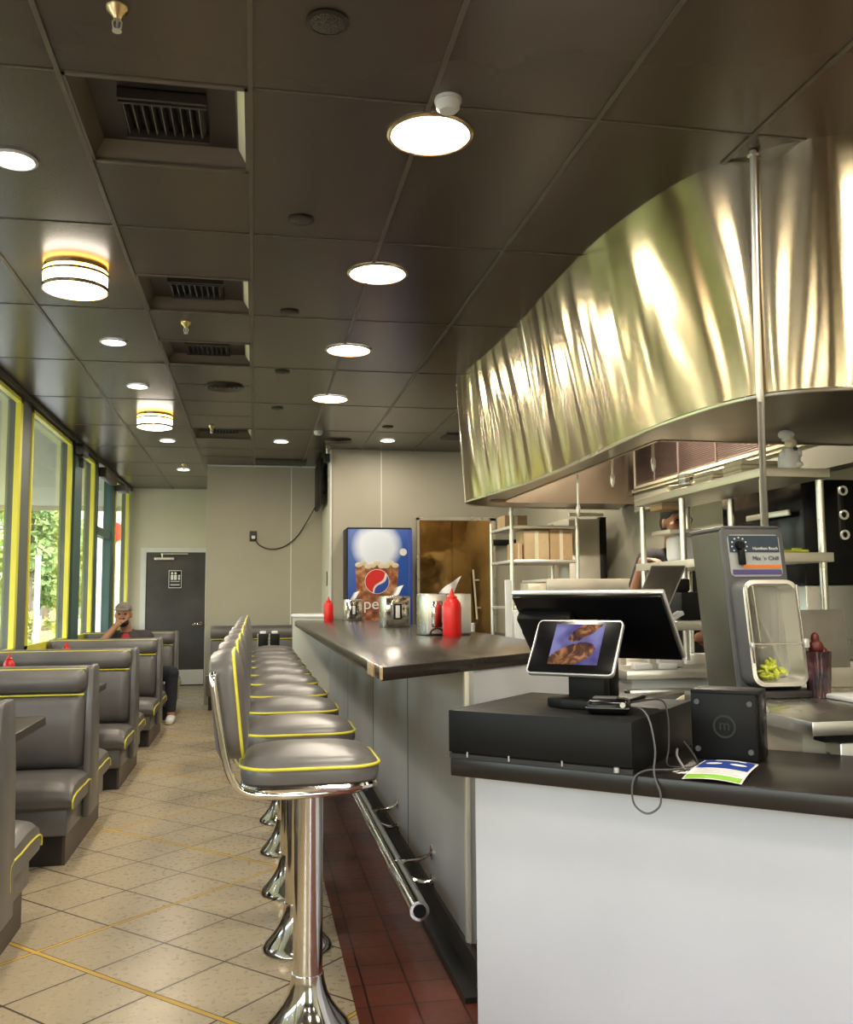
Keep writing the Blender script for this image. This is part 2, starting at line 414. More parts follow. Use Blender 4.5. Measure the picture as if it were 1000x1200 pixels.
def window(n, y0, y1, z0=.80, z1=2.965, yel=True, frame='greyframe', transom=None):
    r = sroot('window_%d' % n)
    f = MB(); w = .05
    f.bb(XL - .1, XL, y0, y0 + w, z0, z1).bb(XL - .1, XL, y1 - w, y1, z0, z1).bb(XL - .1, XL, y0, y1, z0, z0 + w).bb(XL - .1, XL, y0, y1, z1 - w * .5, z1)
    if transom: f.bb(XL - .09, XL - .01, y0, y1, transom - .03, transom + .03)
    struct('window_frame', f, frame, r)
    a, c, d, e = y0 + w, y1 - w, z0 + w, z1 - w * .5
    if yel:
        q = MB(); k = .055
        q.bb(XL - .03, XL + .012, a, a + k, d, e).bb(XL - .03, XL + .012, c - k * 1.3, c, d, e).bb(XL - .03, XL + .012, a, c, d, d + k * 1.3).bb(XL - .03, XL + .012, a, c, e - k * .6, e)
        struct('window_trim', q, 'yellow', r)
    struct('window_pane', MB().bb(XL - .066, XL - .060, a - .01, c + .01, d - .01, e + .01), 'glass', r)
    return r
wy = [(-3.45, -1.95), (-1.85, -.1), (0., 1.75), (1.85, 3.6), (3.7, 5.45), (5.95, 7.98), (8.22, 10.1)]
for i, (a, c) in enumerate(wy): window(i + 1, a, c)
window(8, 10.5, 11.5, .8)
window(9, 13.1, 14.55, .8)
b = MB()
for (a, c) in [(-3.5, -3.45), (-1.95, -1.85), (-.1, 0), (1.75, 1.85), (3.6, 3.7), (5.45, 5.95), (7.98, 8.22)]: b.bb(XL - .12, XL, a, c, 0, CZ)
struct('wall_pier', b, 'greyframe')
struct('trim_2', MB().bb(XL - .12, XL + .03, 10.1, 10.5, 0, 2.97).bb(XL - .12, XL + .01, 11.5, 11.62, 0, 2.97).bb(XL - .12, XL, 12.95, 13.1, 0, 2.97), 'teal')
struct('trim_3', MB().bb(XL - .02, XL + .045, -3.4, 14.6, 2.955, 2.995), 'base')
# window pane behind the camera
r = sroot('window_10')
struct('window_pane', MB().bb(.9, 2.4, -3.57, -3.56, .5, 2.9), 'glass', r)
f = MB()
for x in (.93, 1.65, 2.37): f.bb(x - .03, x + .03, -3.62, -3.5, .5, 2.9)
struct('window_frame', f, 'greyframe', r)
# street door in the window wall
r = sroot('door_1')
struct('door_frame', MB().bb(XL - .09, XL, 11.62, 11.78, 0, 2.96).bb(XL - .09, XL, 12.80, 12.95, 0, 2.96).bb(XL - .09, XL, 11.7, 12.9, 2.10, 2.2).bb(XL - .09, XL, 11.7, 12.9, 0, .25), 'teal', r)
struct('door_pane', MB().bb(XL - .06, XL - .053, 11.75, 12.85, .2, 2.94), 'glass', r)
# restroom door
r = sroot('door_2')
f = MB(); f.bb(-1.70, -1.62, 14.55, 14.6, 0, 2.02).bb(-.74, -.66, 14.55, 14.6, 0, 2.02).bb(-1.70, -.66, 14.55, 14.6, 2.02, 2.09)
struct('door_frame', f, 'white_trim', r)
struct('door_leaf', MB().bb(-1.63, -.73, 14.57, 14.66, -.01, 2.03), 'door', r)
struct('kick_plate', MB().bb(-1.61, -.75, 14.56, 14.572, .02, .24), 'white_trim', r)
struct('door_closer', MB().bb(-1.50, -1.20, 14.50, 14.56, 1.90, 1.94, .01).cyl((-1.38, 14.5, 1.94), (-1.38, 14.5, 2.0), .01).bb(-1.4, -1.0, 14.50, 14.52, 1.985, 2.0, .004), 'steel_light', r)
struct('door_handle', MB().cyl((-.80, 14.57, .93), (-.80, 14.52, .93), .035).cyl((-.80, 14.52, .93), (-.92, 14.51, .92), .012, .01), 'chrome', r, True)
sg = MB().bb(-1.29, -1.09, 14.556, 14.57, 1.47, 1.75, .004)
sgn = thing('restroom_sign', 'small dark and white restroom sign high on the dark door', 'sign', (-1.19, 14.565, 1.47))
part('sign_plate', sg, 'black', sgn, True)
b = MB().bb(-1.285, -1.095, 14.552, 14.557, 1.475, 1.485).bb(-1.285, -1.095, 14.552, 14.557, 1.735, 1.745).bb(-1.285, -1.277, 14.552, 14.557, 1.475, 1.745).bb(-1.103, -1.095, 14.552, 14.557, 1.475, 1.745)
for cx in (-1.235, -1.185): b.sph((cx, 14.555, 1.70), .018, (1, .2, 1)).bb(cx - .02, cx + .02, 14.552, 14.557, 1.60, 1.675)
b.sph((-1.13, 14.555, 1.66), .016, (1, .2, 1)).bb(-1.145, -1.118, 14.552, 14.557, 1.60, 1.64)
part('pictogram', b, 'paper', sgn, True)
part('caption_bar', MB().bb(-1.26, -1.12, 14.552, 14.557, 1.565, 1.585).bb(-1.26, -1.12, 14.552, 14.557, 1.51, 1.54), 'label_grey', sgn, True)

# stainless walk-in door on the back wall, reflected warm light painted as amber
r = sroot('door_3')
struct('door_frame', MB().bb(1.83, 1.86, 10.40, 10.45, 0, 2.22).bb(2.70, 2.76, 10.40, 10.45, 0, 2.22).bb(1.83, 2.76, 10.40, 10.45, 2.19, 2.23), 'steel', r)
struct('door_leaf', MB().bb(1.86, 2.24, 10.41, 10.448, .02, 2.19).bb(2.245, 2.70, 10.41, 10.448, .02, 2.19), 'amber', r)
struct('door_handle', MB().tube([(2.52, 10.37, 1.05), (2.5, 10.36, 1.3), (2.48, 10.37, 1.62)], .012).cyl((2.485, 10.36, 1.5), (2.56, 10.41, 1.5), .01).cyl((2.51, 10.36, 1.18), (2.57, 10.41, 1.18), .01), 'cream', r, True)

# soffit band on right wall
struct('trim_4', MB().bb(2.98, 3.1, 2.9, 6.9, 1.97, 2.12), 'wall')
struct('trim_5', MB().bb(2.965, 3.1, 2.9, 6.9, 2.12, 2.145), 'cream')

# ------------------------------------------------------------------ ceiling fixtures
downs = [(.62, y) for y in (3.19, 4.67, 6.19, 7.76)]
LAB = ['largest round white ceiling light, beside the white smoke detector', 'second round ceiling light from the camera above the bar', 'third round ceiling light from the camera above the bar', 'fourth round ceiling light from the camera above the bar']
def make_down(r, mat, lab, grp, power, x, y):
    t = thing('ceiling_light', lab, 'light', (x, y, CZ - .008), 0, grp)
    part('rim', MB().lathe([(r, 0.006), (r + .012, .006), (r + .014, .002), (r + .006, -.004), (r, -.003)]), 'white_trim' if r < .1 else 'brass', t)
    part('diffuser', MB().lathe([(0, -.004), (r * .8, -.0035), (r + .001, .002), (r + .001, .006), (0, .006)]), mat, t)
    light(t, 'light', (0, 0, -.012), power, 2 * r)
    return t
t0 = make_down(.146, 'lamp', LAB[0], 'large round lights above the bar', 17, *downs[0])
for k in (1, 2, 3): dup(t0, (downs[k][0], downs[k][1], CZ - .008), label=LAB[k])
for y in (1.67, .1, -1.4): dup(t0, (.62, y, CZ - .008), label='round ceiling light above the bar aisle behind the camera')
sm = [(-.93, 3.65, 'round recessed light at the left edge of the photo, nearest the camera'), (-.93, 6.23, 'small recessed light beyond the nearer drum ceiling lamp'), (-.93, 7.52, 'small recessed light just before the farther drum ceiling lamp'),
      (-.93, 10.1, 'small recessed light just beyond the farther drum ceiling lamp'), (-.93, 12.35, 'small recessed light nearest the restroom door'), (.27, 9.98, 'small recessed light over the far bench'), (1.40, 9.75, 'small recessed light above the soda cooler')]
s0 = make_down(.075, 'lamp', sm[0][2], 'small recessed ceiling lights', 9, sm[0][0], sm[0][1])
for x, y, l in sm[1:]: dup(s0, (x, y, CZ - .008), label=l)
for x, y in ((-.93, 1.2), (-.93, -1.3)): dup(s0, (x, y, CZ - .008), label='small recessed light behind the camera over the booths')
for x, y in ((2.4, 2.2), (2.4, .7)): dup(t0, (x, y, CZ - .008), label='large round fill light added over the worktop, outside the frame')  # extra lights out of view, added to brighten worktop and shelves
for x, y in ((2.6, 8.9), (2.2, 8.1), (2.4, -1.2)): dup(s0, (x, y, CZ - .008), label='small recessed fill light added over the kitchen, out of sight')  # unseen fill lights added for the kitchen side
def drum(y, lab):
    t = thing('drum_lamp', lab, 'light', (-.92, y, CZ - .13), 0, 'drum ceiling lamps')
    part('housing', MB().lathe([(0, .13), (.155, .13), (.155, .085), (.15, .08), (.0, .08)]), 'brass', t)
    part('band', MB().lathe([(.158, .03), (.164, .03), (.164, .012), (.158, .012)]).lathe([(.158, .082), (.166, .082), (.166, .095), (.158, .095)]), 'brass', t)
    part('lamp_shade', MB().lathe([(0, 0), (.12, .003), (.15, .014), (.157, .03), (.157, .082), (0, .082)]), 'lamp_warm', t)
    part('glow_ring', MB().lathe([(.156, .099), (.158, .101), (.158, .112), (.156, .114)]), 'amber_glow', t)
    light(t, 'light', (0, 0, -.01), 12, .3, (1, .82, .58))
    return t
drum(4.86, 'drum shaped flush lamp nearest the camera over the booths')
drum(8.72, 'drum shaped flush lamp farther away over the booths')

VL = ['largest square recessed air vent, nearest the camera', 'second square air vent from the camera', 'third square air vent, just past a sprinkler', 'farthest and smallest square air vent']
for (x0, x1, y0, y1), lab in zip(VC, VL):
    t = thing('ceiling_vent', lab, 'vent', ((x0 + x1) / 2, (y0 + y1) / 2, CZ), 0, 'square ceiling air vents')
    h = .305
    b = MB(); 
    for s in (-1, 1):
        b.quad((s * h, -.315, .002), (s * h, .315, .002), (s * (h - .055), .26, .07), (s * (h - .055), -.26, .07))
        b.quad((-h, s * .315, .002), (h, s * .315, .002), (h - .055, s * .26, .07), (-h + .055, s * .26, .07))
    part('back_plate', MB().bb(-.26, .26, -.27, .27, .07, .08), 'vent', t)
    part('frame', b, 'ceil_bar', t)
    part('lit_side_strip', MB().quad((h - .004, -.30, .004), (h - .004, .30, .004), (h - .05, .25, .064), (h - .05, -.25, .064)), 'cream', t, label='right side of the recess, painted cream to look lit')  # brightness of the lit recess side, put into the colour
    part('flange', MB().bb(-h, -h + .02, -.315, .315, -.004, .004).bb(h - .02, h, -.315, .315, -.004, .004).bb(-h, h, -.315, -.295, -.004, .004).bb(-h, h, .295, .315, -.004, .004), 'ceil_bar', t)
    part('grille_box', MB().bb(-.15, .15, -.13, .16, .062, .072), 'black', t)
    for k in range(9): part('vane', MB().box((-.13 + k * .0325, .02, .048), (.004, .22, .03), rot=RY(.5)), 'vent', t)
    for y in (-.13, -.10, .148): part('grille_bar', MB().bb(-.15, .15, y, y + .013, .028, .064), 'vent', t)
for k, (x, y, r, lab) in enumerate([(.196, 2.588, .058, 'round speaker grille nearest the camera, at the top of the photo'), (.19, 4.04, .052, 'second round speaker grille from the camera'), (.19, 5.40, .05, 'third round speaker grille from the camera'),
                        (.19, 6.87, .05, 'fourth round speaker grille from the camera'), (.185, 8.22, .05, 'fifth round speaker grille from the camera'), (1.29, 8.98, .05, 'round speaker grille above the far end of the bar')]):
    t = thing('speaker_grille', lab, 'speaker', (x, y, CZ), 0, 'round ceiling speaker grilles')
    part('rim', MB().lathe([(r - .006, 0), (r + .004, 0), (r + .006, -.006), (r - .006, -.01)]), 'dark_metal', t)
t = MT('perforated_grille', rough=.5, metal=.3); n = t.noise(300, 1); t.col(t.ramp(n, [(.45, (.03, .026, .022)), (.6, (.16, .14, .12))])); M['grille'] = t.m
for o in [o for o in bpy.data.objects if o.name.startswith('speaker_grille')]:
    k = o['label']; r = .058 if 'nearest' in k else .05
    part('mesh', MB().lathe([(0, -.017), (r * .5, -.014), (r * .9, -.008), (r - .004, -.002), (0, -.001)]), 'grille', o)
for x, y, lab in ((-.25, 7.45, 'round louvred air diffuser over the booth aisle'), (.87, 9.85, 'round dark air diffuser over the far end of the bar')):
    t = thing('air_diffuser', lab, 'vent', (x, y, CZ))
    for q in (.145, .11, .075, .04): part('ring', MB().lathe([(q - .016, .0), (q, -.002), (q + .006, -.014), (q - .008, -.006)]), 'ceil_bar', t)
    part('core', MB().lathe([(0, -.002), (.145, -.002), (.145, 0), (0, 0)]), 'vent', t)
for x, y, lab in ((-.405, 2.63, 'pendent fire sprinkler at the top left of the photo'), (-.43, 5.72, 'fire sprinkler between the second and third air vents'), (-.43, 9.2, 'fire sprinkler just before the farthest air vent'), (-.89, 11.9, 'fire sprinkler near the restroom door')):
    t = thing('fire_sprinkler', lab, 'sprinkler', (x, y, CZ), 0, 'fire sprinklers')
    t.scale = (.8, .8, .8)
    part('cup', MB().lathe([(0, 0), (.04, 0), (.038, -.01), (.018, -.03), (.012, -.045), (0, -.045)]), 'brass', t)
    part('yoke', MB().tube([(-.008, 0, -.04), (-.016, 0, -.055), (-.013, 0, -.075), (0, 0, -.085), (.013, 0, -.075), (.016, 0, -.055), (.008, 0, -.04)], .003).cyl((0, 0, -.045), (0, 0, -.085), .004), 'steel_light', t)
    part('deflector', MB().lathe([(0, -.085), (.017, -.086), (.017, -.089), (0, -.092)], n=12), 'steel_light', t)
for x, y, lab in ((.635, 2.945, 'white smoke detector beside the largest round light'), (.623, 9.3, 'small white smoke detector far along the ceiling')):
    t = thing('smoke_detector', lab, 'detector', (x, y, CZ))
    part('base', MB().lathe([(0, 0), (.047, 0), (.047, -.012), (0, -.012)]), 'white_trim', t)
    part('head', MB().lathe([(0, -.046), (.030, -.044), (.040, -.034), (.044, -.013), (0, -.012)]), 'white_trim', t)
solo('ceiling_register', MB().bb(1.95, 2.5, 9.25, 9.6, CZ - .012, CZ + .002, .003).bb(1.98, 2.47, 9.28, 9.57, CZ - .016, CZ - .010), 'vent', 'dark rectangular return register at the far end beside the steel canopy', 'vent')
solo('ceiling_register', MB().bb(.0, .62, 11.3, 11.7, CZ - .012, CZ + .002, .003), 'dark_metal', 'dark rectangular register above the far grey wall', 'vent')

# ------------------------------------------------------------------ steel exhaust canopy
top = [(3.08, 2.86), (2.6, 2.87), (2.2, 2.93), (2.05, 2.965), (1.90, 3.09), (1.79, 3.23), (1.70, 3.42), (1.63, 3.75), (1.59, 4.15), (1.585, 4.7), (1.60, 5.3), (1.59, 5.9), (1.56, 6.5), (1.54, 6.85), (1.58, 7.08), (1.70, 7.25), (1.95, 7.36), (2.5, 7.42), (3.08, 7.44)]
bot = [(3.08, 2.88), (2.6, 2.89), (2.2, 2.945), (2.03, 3.0), (1.90, 3.085), (1.83, 3.2), (1.78, 3.4), (1.745, 3.75), (1.745, 4.15), (1.76, 4.7), (1.775, 5.3), (1.75, 5.9), (1.69, 6.5), (1.645, 6.9), (1.65, 7.12), (1.75, 7.28), (1.97, 7.37), (2.5, 7.43), (3.08, 7.45)]
TP = smooth_path([(a, c, CZ) for a, c in top], 24); BP = smooth_path([(a, c, 2.05) for a, c in bot], 24)
NH = len(TP) - 1; arc = [0.]
for i in range(NH): arc.append(arc[-1] + (TP[i + 1] - TP[i]).length)
def hood_pt(u, v, rip=True):
    q = u * NH; i = min(int(q), NH - 1); f = q - i
    a = TP[i].lerp(TP[i + 1], f); c = BP[i].lerp(BP[i + 1], f); p = a.lerp(c, v)
    d = (TP[i + 1] - TP[i]).normalized(); n = Vector((-d.y, d.x, 0)) * -1
    if rip:
        s = arc[i] + (arc[i + 1] - arc[i]) * f
        env = math.sin(PI * min(1, max(0, v))) ** .5 * .9 + .1
        w = s + .30 * (v - .5) * noise.noise(Vector((s * 1.1, v * .8, 5)))
        k = min(1., max(0., (s - 1.9) / 1.4))
        rr = .0105 * noise.noise(Vector((w * (3.2 + 1.6 * k), v * .35, 0))) + .0034 * k * noise.noise(Vector((w * 11, v * .9, 2))) + .0009 * k * math.sin(w * 38 + 2. * noise.noise(Vector((w * 2, v * 2.2, 9))))
        p = p + n * rr * env
    return p
hood = thing('exhaust_canopy', 'curved rippled stainless steel exhaust canopy hanging over the kitchen', 'canopy', (2.3, 5.1, 2.05))
part('skin', MB().grid(hood_pt, NH * 3, 36), 'hood', hood, True)
b = MB(); b.tube([p + Vector((0, 0, -.001)) for p in BP], .009, 6); part('rolled_edge', b, 'steel', hood, True)
b = MB()
OX0, OX1, OY0, OY1 = 1.93, 2.97, 4.15, 6.9
def near_open(p): return Vector((min(max(p.x, OX0), OX1), min(max(p.y, OY0), OY1), 2.055))
def under(u, v):
    q = u * NH; i = min(int(q), NH - 1); p = BP[i].lerp(BP[i + 1], q - i); return Vector(p).lerp(near_open(p), v)
b.grid(under, NH, 4); part('underside', b, 'hood_under', hood, True)
b = MB().bb(OX0 - .02, OX0, OY0, OY1, 2.05, 2.9).bb(OX0, OX1, OY0 - .02, OY0, 2.05, 2.9).bb(OX0, OX1, OY0, OY1, 2.88, 2.9)
part('lining', b, 'hood_under', hood, True)
part('end_panel', MB().bb(1.80, 2.98, 6.9, 6.93, 2.035, 2.9), 'hood_under', hood, True)
b = MB().bb(2.955, 2.975, 3.9, 6.84, 2.145, 2.165).bb(2.955, 2.975, 6.82, 6.84, 2.16, 2.5).bb(2.955, 2.975, 3.9, 6.84, 2.48, 2.5)
part('filter_frame', b, 'cream', hood, True)
b = MB().bb(2.965, 2.985, 3.9, 6.82, 2.165, 2.48)
for k in range(24): b.box((2.96, 5.36, 2.175 + k * .013), (.014, 2.9, .003), rot=RY(.6))
for y in (4.4, 4.95, 5.5, 6.05, 6.45): b.bb(2.95, 2.965, y, y + .012, 2.165, 2.48)
part('grease_filter', b, 'louver', hood, True)
part('seam', MB().tube([hood_pt(.775, k / 12, False) + Vector((-.003, 0, 0)) for k in range(13)], .004, 6), 'steel', hood, True)
part('seam', MB().tube([hood_pt(.56, k / 12, False) + Vector((-.002, 0, 0)) for k in range(13)], .0025, 6), 'steel', hood, True)
hl2 = thing('canopy_fill_lamp', 'unseen lamp added inside the steel exhaust canopy to brighten the kitchen', 'light', (2.5, 5.6, 2.82))  # unseen fill lamp, added in the canopy cavity to brighten the kitchen
part('fill_lamp_globe', MB().lathe([(0, -.035), (.03, -.02), (.04, .02), (.035, .05), (0, .05)]), 'lamp_warm', hl2)
light(hl2, 'light', (0, 0, -.05), 55, .12, (1, .88, .70))
for x, y, z0, lab in ((2.0, 5.5, 1.80, 'longest steel nozzle hanging under the canopy, farthest left'), (2.03, 5.0, 1.93, 'middle hooked steel nozzle under the canopy'), (2.17, 4.75, 1.99, 'steel nozzle under the canopy nearest the grease filters')):
    t = thing('suppression_nozzle', lab, 'nozzle', (x, y, z0), 0, 'hanging nozzles under the canopy')
    part('pipe', MB().cyl((0, 0, .05), (0, 0, 2.9 - z0 - .02), .0075, n=10), 'steel', t)
    part('tip', MB().lathe([(0, 0), (.005, 0), (.012, .025), (.014, .06), (.008, .075), (0, .075)], n=12), 'steel_light', t)
pl_ = thing('conduit_pipe', 'tall thin white metal pipe running down in front of the steel canopy', 'pipe', (2.24, 3.76, 1.02))
part('shaft', MB().tube([(1.862, 3.098, 2.995), (1.852, 3.100, 2.5), (1.848, 3.098, 2.06), (1.852, 3.10, 2.03), (2.227, 3.74, 1.624), (2.24, 3.76, 1.60), (2.24, 3.76, 1.02)], .0135, 12), 'steel_light', pl_, True)
part('bracket', MB().box((1.862, 3.10, 2.98), (.035, .03, .012), .003), 'steel_light', pl_, True)

# ------------------------------------------------------------------ bar
bar = thing('bar_counter', 'long grey panelled diner bar with dark top and white end panel', 'bar', (.75, 3.27, 0))
th = math.radians(48); A = Vector((math.sin(th), -math.cos(th), 0)); B = Vector((math.cos(th), math.sin(th), 0))
Bd = Vector((.7443, .6679, 0))
ec = Vector((.402, 2.954, 0)) + Bd * 1.34
topoly = [(.402, 2.954), (.395, 5.), (.392, 7.5), (.392, 9.0), (.40, 9.35), (.44, 9.65), (.53, 9.86), (.68, 9.95), (.9, 9.96), (1.15, 9.4), (1.3, 7.6), (1.4, 6.0), (1.4, ec.y)]
part('countertop', MB().prism(topoly[::-1], 1.035, 1.08, .004), 'bartop', bar, True)
b = MB().bb(.3955, .402, 3.10, 3.32, 1.037, 1.078)
part('chipped_edge', MB().bb(.392, .4015, 3.12, 3.25, 1.038, 1.0795, .001), 'wood', bar, True, label='bare wood where the edge laminate chipped off')
part('chipped_corner', MB().bb(.3995, .4065, 2.9545, 2.985, 1.04, 1.0785, .001), 'wood', bar, True, label='bare wood corner of the countertop')
e2 = Vector((.75, 3.285, 0)) + Bd * .8
part('front_panel', MB().bb(.75, .78, 3.275, 9.45, .09, 1.035), 'bar_panel', bar, True)
for y in (4.55, 5.9, 7.5): part('panel_seam', MB().bb(.7475, .751, y, y + .005, .1, 1.03), 'greyframe', bar, True)
q = [(.75, 3.08), (e2.x, e2.y), (e2.x, e2.y + .04), (.75, 3.12)]
part('end_panel', MB().prism([(.765, 3.29), (e2.x, e2.y), (e2.x - .02, e2.y + .03), (.765, 3.325)], .09, 1.034), 'white_laminate', bar, True)
part('corner_strip', MB().box((.752, 3.275, .565), (.018, .03, .94), .003), 'beige_panel', bar, True)
part('corner_strip', MB().box((.772, 3.283, .565), (.014, .012, .94), .003), 'white_trim', bar, True)
part('kick_base', MB().bb(.735, .75, 3.06, 9.5, 0, .10).bb(.68, .735, 3.02, 9.5, 0, .018), 'base', bar, True)
cur = smooth_path([(.75, 9.4, 0), (.66, 9.48, 0), (.52, 9.62, 0), (.43, 9.82, 0), (.405, 10.02, 0), (.44, 10.2, 0), (.58, 10.32, 0), (.75, 10.34, 0), (.84, 10.34, 0)], 8)
def curved(u, v):
    q = u * (len(cur) - 1); i = min(int(q), len(cur) - 2); p = cur[i].lerp(cur[i + 1], q - i); return Vector((p.x, p.y, v * 1.115))
part('curved_end', MB().grid(curved, 60, 2), 'beige_panel', bar, True)
part('curved_cap', MB().tube([Vector((p.x, p.y, 1.12)) for p in cur], .018, 8), 'white_trim', bar, True)
part('rear_panel', MB().bb(1.25, 1.28, 4.1, 7.4, 0, 1.035), 'steel', bar, True)
part('rear_shelf', MB().bb(1.28, 1.66, 4.3, 7.3, .86, .90, .003), 'steel', bar, True)
# foot rail
fr = thing('foot_rail', 'long chrome foot rail along the bottom of the bar', 'rail', (.62, 3.4, 0))
part('rail_tube', MB().tube([(.60, 3.40, .172), (.60, 9.3, .172)], .036, 20), 'chrome', fr, True)
part('end_hole', MB().cyl((.60, 3.402, .172), (.60, 3.396, .172), .024), 'black', fr, True)
for y in (3.95, 4.9, 6.0, 7.1, 8.2, 9.1):
    part('collar', MB().cyl((.60, y - .02, .172), (.60, y + .02, .172), .0375, n=20), 'chrome', fr, True)
    part('bracket', MB().tube(smooth_path([(.61, y, .20), (.66, y - .02, .205), (.71, y - .03, .215), (.748, y - .03, .235)], 5), .009, 8).cyl((.742, y - .03, .235), (.75, y - .03, .235), .03, n=14)
         .tube(smooth_path([(.61, y, .15), (.66, y - .02, .13), (.71, y - .03, .115), (.748, y - .03, .125)], 5), .009, 8).cyl((.742, y - .03, .125), (.75, y - .03, .125), .024, n=14), 'chrome', fr, True)

# ------------------------------------------------------------------ stools
def rrect(w, d, r, n=6):
    pts = []
    for cx, cy, a0 in ((w / 2 - r, d / 2 - r, 0), (-w / 2 + r, d / 2 - r, 90), (-w / 2 + r, -d / 2 + r, 180), (w / 2 - r, -d / 2 + r, 270)):
        for k in range(n + 1):
            a = math.radians(a0 + 90 * k / n); pts.append((cx + r * math.cos(a), cy + r * math.sin(a)))
    return pts
def cushion(w, d, prof, r=.09, dome=.0, nr=6):
    """prof: list of (inset, z); rounded-rectangle rings, closed above by a domed fan"""
    t = bmesh.new(); rings = []
    for ins, z in prof:
        rings.append([t.verts.new((x, y, z)) for x, y in rrect(w - 2 * ins, d - 2 * ins, max(.01, r - ins))])
    zt = prof[-1][1]; i0 = prof[-1][0]
    for k in range(1, nr):
        f = 1 - k / nr
        rings.append([t.verts.new((x * f, y * f, zt + dome * (1 - f * f))) for x, y in rrect(w - 2 * i0, d - 2 * i0, max(.01, r - i0))])
    n = len(rings[0])
    for a, b2 in zip(rings, rings[1:]):
        for i in range(n): t.faces.new((a[i], a[(i + 1) % n], b2[(i + 1) % n], b2[i]))
    c = t.verts.new((0, 0, zt + dome))
    for i in range(n): t.faces.new((rings[-1][i], rings[-1][(i + 1) % n], c))
    t.faces.new(rings[0][::-1]); bmesh.ops.recalc_face_normals(t, faces=t.faces)
    return t
st = thing('bar_stool', 'nearest bar stool, grey vinyl with yellow piping on chrome pedestal', 'stool', (.172, 2.95, 0), 0, 'bar stools along the counter')
part('foot', MB().lathe([(0, 0), (.126, 0), (.131, .006), (.128, .014), (.116, .028), (.095, .05), (.075, .078), (.06, .11), (.051, .145), (.049, .165), (0, .165)], n=40), 'chrome', st)
part('column', MB().cyl((0, 0, .15), (0, 0, .75), .0455, n=36).cyl((0, 0, .735), (0, 0, .75), .08, n=30), 'chrome', st)
q = MB(); q._add(cushion(.415, .40, [(.02, .752), (.004, .765), (0, .785), (.002, .802), (.006, .812), (.03, .832)], .10, .026)); seat_ = part('seat', q, 'vinyl', st)
part('piping', MB().tube([(x, y, .808) for x, y in rrect(.414, .399, .10, 7)], .0048, 8, closed=True), 'piping', seat_)
part('seat_ring', MB().tube([(x, y, .748) for x, y in rrect(.39, .375, .09, 7)], .011, 8, closed=True), 'chrome', st)
def back_m():  # local frame of the backrest
    return Matrix.Translation(Vector((-.248, 0, .985))) @ RY(math.radians(-90 - 0)) @ Matrix.Identity(4)
tilt = RY(math.radians(-13))
BM = Matrix.Translation(Vector((-.245, 0, .985))) @ RY(math.radians(-6)) @ RY(math.radians(90))
q = MB(); q._add(cushion(.315, .37, [(.03, -.045), (.006, -.036), (0, -.01), (0, .022), (.006, .034), (.03, .046)], .085, .010), BM); back_ = part('backrest', q, 'vinyl', st)
part('piping', MB().tube([(x, y, .030) for x, y in rrect(.313, .368, .085, 7)], .0048, 8, closed=True).xf(BM), 'piping', back_)
for s in (-1, 1):
    pts = smooth_path([(.19, s * .12, .742), (.10, s * .165, .735), (-.05, s * .185, .732), (-.16, s * .190, .738), (-.215, s * .193, .765), (-.245, s * .194, .83), (-.27, s * .194, .96), (-.285, s * .192, 1.06), (-.286, s * .182, 1.085)], 5)
    part('side_tube', MB().tube(pts, .0115, 10), 'chrome', st)
SL = ['second', 'third', 'fourth', 'fifth', 'sixth', 'seventh', 'eighth', 'ninth', 'tenth']
for k in range(1, 10):
    dup(st, (.172 - (.0), 2.95 + .672 * k, 0), rz=(random.random() - .5) * .06, label=('farthest bar stool, at the far end of the counter' if k == 9 else '%s bar stool counted from the camera, grey vinyl with chrome pedestal' % SL[k - 1]))

